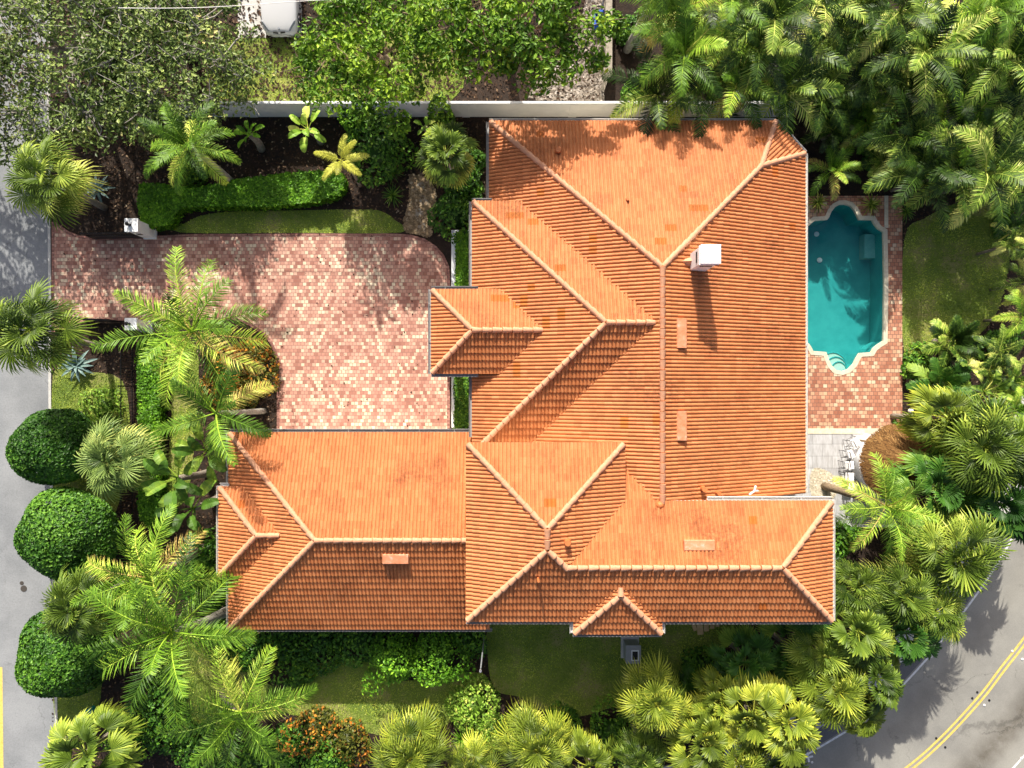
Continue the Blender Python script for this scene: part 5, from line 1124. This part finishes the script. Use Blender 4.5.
for x, y, r, m, l in [(393,196,15,'fan_dark','dark strap leaved plant left of the gravel path, nearer the driveway'),(392,172,14,'fan_dark','dark strap leaved plant left of the gravel path, farther from the driveway'),(817,203,14,'fan_green','strap leaved plant at the left end of the pool top'),(870,205,15,'fan_green','strap leaved plant at the right end of the pool top'),(905,212,13,'fan_dark','strap leaved plant at the upper corner of the oval lawn'),(480,722,13,'hedge','bright fern like plant below the pale shrub'),(462,738,15,'hedge','larger bright fern like plant by the bottom palms')]:
    palm('strap', x, y, .3, r, m, l, 'plant', GS)

# clipped round trees
GC = 'clipped round trees by the street'
for i, (x, y, r, l, ry) in enumerate([(51,446,37,'topmost of three dark clipped round trees by the street',.93),(64,537,45,'largest dark clipped round tree, middle of three by the street',.9),(63,655,42.5,'lowest dark clipped round tree by the street, partly under a fan palm',.95)]):
    z = 2.0; c = W(x, y, z); Rm = r*U*(H-z)/H; g = empty('clipped_tree', (c.x, c.y, 0), l, 'tree', GC)
    cloud(70+i, 11000, Rm, Rm*ry, 1.6, .09, .9, .25, 1.4, 60, .6, True, .05).build('crown', M['ficus'], g)
    mb = MB(); mb.tube([(0,0,0),(0,0,1.6)], [.16,.13], 9); mb.build('trunk', M['oakbark'], g)
def shrub(x, y, rpx, mat, label, h=.9, seed=None, n=None, leaf=.085, cat='shrub', group='shrubs', ry=1.0, ragged=.3, shell=.55, name='shrub'):
    c = W(x, y, h*.6); Rm = rpx*U*(H-h*.6)/H; seed = prng.randint(0,999) if seed is None else seed
    n = n or int(420*Rm*(Rm+h)*(.085/leaf)**1.5)+200
    o = cloud(seed, n, Rm, Rm*ry, h, leaf, shell, .5, 0, 12, .55, True, ragged).build(name, M[mat]); o.location = (c.x, c.y, 0); o.rotation_euler.z = 0
    tag(o, label, cat, group); return o
GD = 'dark shrubs filling the planting beds'
for x, y, r, m, l, h in [
 (378,146,30,'shrub','large round glossy shrub in the bed right of the small yellow palm',1.6),(455,212,24,'shrub','dark shrub between the gravel path and the low white wall',1.2),(462,183,18,'shrub','dark shrub beside the roof corner below the small fan palm',1.2),(441,112,12,'brightleaf','green bush growing over the white boundary wall by the roof corner',2.2),
 (470,158,13,'shrub','small dark shrub against the upper left house wall',.8),(284,640,22,'shrub','dark shrub under the left end of the garage eave',1.0),(318,646,24,'shrub','dark shrub under the garage eave left of the pale bushes',1.0),(357,642,24,'shrub','dark shrub under the garage eave just above the left pale bush',1.1),
 (297,672,17,'shrub','dark shrub at the upper left end of the south lawn',.8),(392,660,23,'hedge','pale green bush with a pointed tip on the south lawn, left one',2.2),(437,661,25,'hedge','pale green bush on the south lawn, right one',2.2),(469,643,15,'shrub','small round shrub by the corner of the garage wing',1.1),
 (472,711,26,'lightshrub','pale grey green shrub at the end of the sunlit lawn',1.5),(492,735,17,'lightshrub','small pale shrub squeezed between two round fan palms',1.0),(285,755,28,'shrub','dark shrub left of the orange crotons at the bottom edge',1.0),(250,765,24,'shrub','dark shrub below the lawn feather palm at the bottom edge',1.0),
 (330,766,22,'shrub','dark shrub below the orange crotons',.8),(160,728,26,'shrub','loose shrub with bare twigs between the bottom left fan palm and the lawn palm',1.2),(128,735,20,'hedge','green shrub right of the bottom left fan palm',1.1),(200,752,24,'shrub','dark shrub at the bottom edge below the lawn feather palm',1.0),
 (160,694,20,'ficus','dark shrub right of the lowest clipped round tree',1.3),(205,590,22,'shrub','dark shrub beside the lower left corner of the garage roof',1.2),(207,552,18,'shrub','dark shrub beside the small hip of the garage roof',1.2),(220,640,20,'shrub','dark shrub below the lower left corner of the garage roof',1.2),
 (250,650,22,'shrub','dark shrub below the garage eave next to the leaning grey trunk',1.1),(615,738,24,'shrub','dark shrub between the round palms at the bottom',1.0),(565,725,15,'shrub','small dark shrub at the lower edge of the shaded lawn',.8),(700,665,14,'shrub','small dark shrub on the shaded lawn beside the thicket',.8),
 (830,560,16,'shrub','dark shrub below the patio beside the upper roof',1.1),(846,540,14,'shrub','small shrub at the lower edge of the grey patio',1.0),(915,440,18,'shrub','dark shrub between the thatched hut and the cycads',1.0),(920,365,14,'shrub','dark shrub between the pool deck and the cycads',.8),
 (1022,222,20,'shrub','dark shrub at the right edge of the oval lawn',1.2),(1004,345,16,'shrub','dark shrub at the lower right of the oval lawn',1.2),(970,495,20,'shrub','dark shrub among the fan palms right of the hut',1.4),
 (700,715,20,'shrub','dark shrub among the yellow palms of the lower thicket',1.2),(770,690,22,'shrub','dark shrub in the middle of the lower thicket',1.2),(870,650,20,'shrub','dark shrub under the kerbside palms',1.2),(915,560,22,'shrub','dark shrub under the palms right of the upper roof',1.3),
 (100,408,18,'lightshrub','low pale shrub on the verge right of the topmost clipped tree',.5),(190,172,14,'brightleaf','bright small leaved shrub under the leaning feather palm trunk',.9),(352,118,12,'hedge','small shrub against the white wall beside the paddle leaved plants',1.2)]:
    shrub(x, y, r, m, l, h, group=GD, ragged=.35, leaf=.1 if m in ('shrub','ficus') else .08)
GU = 'dark undergrowth of the upper right thicket'
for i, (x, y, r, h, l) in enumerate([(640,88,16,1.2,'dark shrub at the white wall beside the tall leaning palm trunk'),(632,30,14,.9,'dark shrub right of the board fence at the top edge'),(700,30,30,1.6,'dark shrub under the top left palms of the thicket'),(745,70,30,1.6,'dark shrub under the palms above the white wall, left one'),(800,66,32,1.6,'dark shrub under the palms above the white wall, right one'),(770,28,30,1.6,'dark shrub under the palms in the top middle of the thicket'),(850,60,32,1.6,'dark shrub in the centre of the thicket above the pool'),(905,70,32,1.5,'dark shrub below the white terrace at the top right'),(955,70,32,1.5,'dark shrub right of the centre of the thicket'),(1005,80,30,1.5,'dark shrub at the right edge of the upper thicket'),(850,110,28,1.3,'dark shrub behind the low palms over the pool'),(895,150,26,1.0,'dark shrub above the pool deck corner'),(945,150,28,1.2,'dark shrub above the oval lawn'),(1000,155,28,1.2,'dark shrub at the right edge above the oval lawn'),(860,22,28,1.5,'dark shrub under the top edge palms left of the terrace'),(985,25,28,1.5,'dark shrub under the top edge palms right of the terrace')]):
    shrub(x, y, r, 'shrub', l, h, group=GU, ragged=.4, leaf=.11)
GO = 'orange croton shrubs'
for x, y, r, l in [(225,368,20,'orange croton shrub nearest the wide feather palm trunk'),(254,376,21,'orange croton shrub at the rounded driveway edge'),(215,392,16,'orange croton shrub beside the narrow grass strip'),(252,352,15,'orange croton shrub uppermost beside the driveway curve'),(238,398,17,'orange croton shrub beside the thin palm trunk'),(313,733,22,'orange croton shrub below the sunlit lawn, left one'),(345,745,20,'orange croton shrub below the sunlit lawn, right one')]:
    shrub(x, y, r, 'croton', l, .9, group=GO, leaf=.09, ragged=.4)
# hedges: clipped bands
def hedge(name, poly, h, mat, label, n, leaf=.075, seed=0, cat='hedge', group=None):
    rr = np.random.RandomState(seed); c = Vector((sum(p[0] for p in poly)/len(poly), sum(p[1] for p in poly)/len(poly), 0)); mb = MB()
    xs = [p[0] for p in poly]; ys = [p[1] for p in poly]; ins = offset_poly(poly, -.12); k = 0
    def leafat(p, nrm):
        nrm = (nrm + Vector(rr.normal(0,.45,3))).normalized(); s = Matrix.Rotation(rr.uniform(0,2*PI),3,nrm) @ nrm.orthogonal().normalized(); t2 = nrm.cross(s); l = leaf*rr.uniform(.7,1.3); w = l*.6
        mb.add([p - s*l, p + t2*w + nrm*l*.15, p + s*l - nrm*l*.1, p - t2*w + nrm*l*.15], [(0,1,2),(0,2,3)], min(1,max(0,rr.normal(.45,.18) + .12*math.sin(p.x*2.1)*math.sin(p.y*2.7+1))))
    while k < n*.7:
        x, y = rr.uniform(min(xs),max(xs)), rr.uniform(min(ys),max(ys))
        if inside(x, y, poly): leafat(Vector((x, y, h - rr.beta(1,3)*.2 + .06*math.sin(x*2.3)*math.cos(y*3))) - c, UP*1.2); k += 1
    L = [(Vector(poly[i]), Vector(poly[(i+1) % len(poly)])) for i in range(len(poly))]; tot = sum((b-a).length for a, b in L)
    for a, b in L:
        d = (b-a); nn = Vector((d.y, -d.x, 0)).normalized()
        for _ in range(int(n*.3*d.length/tot)):
            p = a.lerp(b, rr.uniform(0,1)); leafat(Vector((p.x, p.y, rr.uniform(.05,h))) + nn*rr.uniform(-.1,.06) - c, nn + UP*.5)
    m_ = len(ins); mb.add([(p[0]-c.x, p[1]-c.y, 0) for p in ins] + [(p[0]-c.x, p[1]-c.y, h-.12) for p in ins], [tuple(range(m_,2*m_))] + [(i,(i+1)%m_,m_+(i+1)%m_,m_+i) for i in range(m_)], .05)
    o = mb.build(name, M[mat]); o.location = c; return tag(o, label, cat, group)
hp = lambda pts, h: smooth_closed([tuple(W(x, y, h)[:2]) for x, y in pts], 3)
hedge('clipped_hedge', hp([(139,188),(150,184),(175,187),(200,188),(240,180),(300,173),(335,172),(344,180),(338,194),(300,203),(250,206),(200,206),(178,210),(172,222),(160,226),(142,222)], .75), .75, 'hedge', 'long clipped green hedge above the driveway, thicker at its left end', 15000, .085, 1)
hedge('wall_hedge', hp([(457,233),(467.5,233),(467.5,262),(467.5,286),(457,286),(457,262)], .9), .9, 'hedge', 'narrow hedge behind the low white wall, above the entry porch', 2600, .07, 2, group='narrow hedges along the house front')
hedge('wall_hedge', hp([(455.5,376),(467.5,376),(467.5,404),(467.5,430),(455.5,430),(455.5,404)], .9), .9, 'shrub', 'narrow hedge behind the low white wall, below the entry porch', 2600, .07, 3, group='narrow hedges along the house front')
hedge('fence_hedge', hp([(138,345),(160,345),(160,400),(158,460),(160,520),(140,520),(138,460),(138,400)], .8), .8, 'hedge', 'narrow hedge running along the thin black iron fence', 6500, .08, 4)

# broad leaved trees
def tree(name, base, crown_c, rx, ry, rz, nclump, per, leaf, mat, bark, label, seed, cat='tree', group=None, gap=.0, cr=.9, twigs=0, flat=.5, tr=.22):
    rr = np.random.RandomState(seed); b = Vector(base); g = empty(name, b, label, cat, group); cc = Vector(crown_c) - b; limbs = MB(); lv = MB()
    trunk = MB(); fork = Vector((cc.x*.5, cc.y*.5, cc.z*.5)); trunk.tube([(0,0,0), fork*.5 + Vector((.1,.05,0)), fork], [tr*1.3, tr, tr*.8], 9); trunk.build('trunk', M[bark], g, smooth=True)
    cl = []
    tries = 0
    while len(cl) < nclump and tries < 4000:
        tries += 1; d = rr.normal(0,1,3); d /= np.linalg.norm(d); r = rr.uniform(.25,1)**.55; p = cc + Vector((d[0]*rx*r, d[1]*ry*r, abs(d[2])*rz*r - .3*rz*(1-abs(d[2]))))
        if all((p-q).length > cr*gap for q, _ in cl): cl.append((p, cr*rr.uniform(.65,1.2)))
    mains = [cc + Vector((math.cos(t)*rx*.5, math.sin(t)*ry*.5, rz*.1)) for t in np.arange(0, 2*PI, 2*PI/6)]
    mids = []
    for m_ in mains:
        a = fork.lerp(m_, .5) + Vector((rr.normal(0,.3), rr.normal(0,.3), .4)); limbs.tube([fork, a, m_], [tr*.55, tr*.4, tr*.22], 7); mids += [a, m_]
    for p, r in cl:
        near = min(mids, key=lambda q: (q-p).length); a = near.lerp(p, .5) + Vector((rr.normal(0,.25), rr.normal(0,.25), rr.normal(.1,.15))); limbs.tube([near, a, p], [tr*.2, tr*.13, tr*.06], 5)
        for _ in range(twigs):
            e = p + Vector(rr.normal(0,.55,3))*r*1.0 + Vector((0,0,.25*r)); limbs.tube([p, p.lerp(e,.5) + Vector(rr.normal(0,.08,3)), e], [.03,.022,.012], 4)
        ts = rr.normal(0,.12)
        for _ in range(per):
            d = rr.normal(0,1,3); d /= np.linalg.norm(d); q = p + Vector((d[0], d[1], d[2]*flat))*r*(rr.uniform(.15,1)**.6)
            nrm = (UP*.6 + Vector(d)*.35 + Vector(rr.normal(0,.5,3))).normalized(); s = Matrix.Rotation(rr.uniform(0,2*PI),3,nrm) @ nrm.orthogonal().normalized(); t2 = nrm.cross(s); l = leaf*rr.uniform(.65,1.35); w = l*.5
            tn = min(1,max(0,rr.normal(.45,.16)+ts)); lv.add([q - s*l, q + t2*w + nrm*l*.15, q + s*l - nrm*l*.1, q - t2*w + nrm*l*.15], [(0,1,2),(0,2,3)], tn)
    limbs.build('limb', M[bark], g); lv.build('crown', M[mat], g); return g
GTT = 'broad leaved trees in the neighbour yard'
tree('oak_tree', W(85,40), W(58,62,3.5), 5.5, 5.0, 1.2, 120, 115, .10, 'oakleaf', 'oakbark', 'grey green oak at the top left corner over the street', 21, 'tree', GTT, .6, .85, 3, tr=.3)
tree('oak_tree', W(190,50), W(176,62,3.5), 4.1, 4.0, 1.1, 98, 105, .10, 'oakleaf', 'oakbark', 'grey green oak between the white car and the street tree, above the white wall', 22, 'tree', GTT, .6, .85, 3, tr=.28)
tree('oak_tree', W(-110,50), W(-98,72,5.2), 3.6, 3.4, 1.2, 60, 110, .10, 'oakleaf', 'oakbark', 'oak across the street, beyond the left edge, dappling the street by the driveway', 26, 'tree', GTT, .75, .85, 1, tr=.25)
tree('shade_tree', W(385,62), W(376,48,4.8), 3.4, 3.5, 1.1, 38, 200, .12, 'brightleaf', 'brownbark', 'bright green spreading tree right of the white car, reaching over the wall', 23, 'tree', GTT, .9, .85, 2, tr=.2)
tree('shade_tree', W(505,45), W(512,26,6.2), 4.3, 2.3, 1.2, 38, 220, .12, 'brightleaf', 'brownbark', 'bright green tree above the roof corner beside the pale leaf litter', 24, 'tree', GTT, .9, .85, 2, tr=.2)

# ------------------------------------------------------------------ camera, light
cam = bpy.data.cameras.new('camera'); co = bpy.data.objects.new('camera', cam); COL.objects.link(co); scene.camera = co
co.location = (0, 0, H); co.rotation_euler = (0, 0, 0); cam.sensor_width = 36; cam.lens = 36*H/(1024*U); cam.clip_end = 1000; cam.clip_start = .1
world = bpy.data.worlds.new('World'); scene.world = world; world.use_nodes = True; nt = world.node_tree; nt.nodes.clear()
SE = R(34.2); SA = (0.16, -1.0)
sky = nt.nodes.new('ShaderNodeTexSky'); sky.sky_type = 'NISHITA'; sky.sun_disc = False; sky.sun_elevation = SE; sky.dust_density = 5.0; sky.ozone_density = 0.4; sky.air_density = 0.8; sky.sun_rotation = math.atan2(-SA[0], -SA[1])
bg = nt.nodes.new('ShaderNodeBackground'); bg.inputs['Strength'].default_value = 0.12; out = nt.nodes.new('ShaderNodeOutputWorld')
nt.links.new(sky.outputs[0], bg.inputs[0]); nt.links.new(bg.outputs[0], out.inputs[0])
sun = bpy.data.lights.new('sun', 'SUN'); sun.energy = 5.0; sun.angle = R(0.53); sun.color = (1.0, 0.94, 0.83); so = bpy.data.objects.new('sun', sun); COL.objects.link(so)
h = Vector((SA[0], SA[1])).normalized(); so.rotation_euler = Vector((h.x*math.cos(SE), h.y*math.cos(SE), -math.sin(SE))).to_track_quat('-Z','Y').to_euler(); so.location = (0, 20, 30)
scene.render.engine = 'CYCLES'; scene.view_settings.view_transform = 'Standard'; scene.view_settings.look = 'None'; scene.view_settings.exposure = 0.5; scene.view_settings.gamma = 1
scene.cycles.max_bounces = 8; scene.cycles.transparent_max_bounces = 12
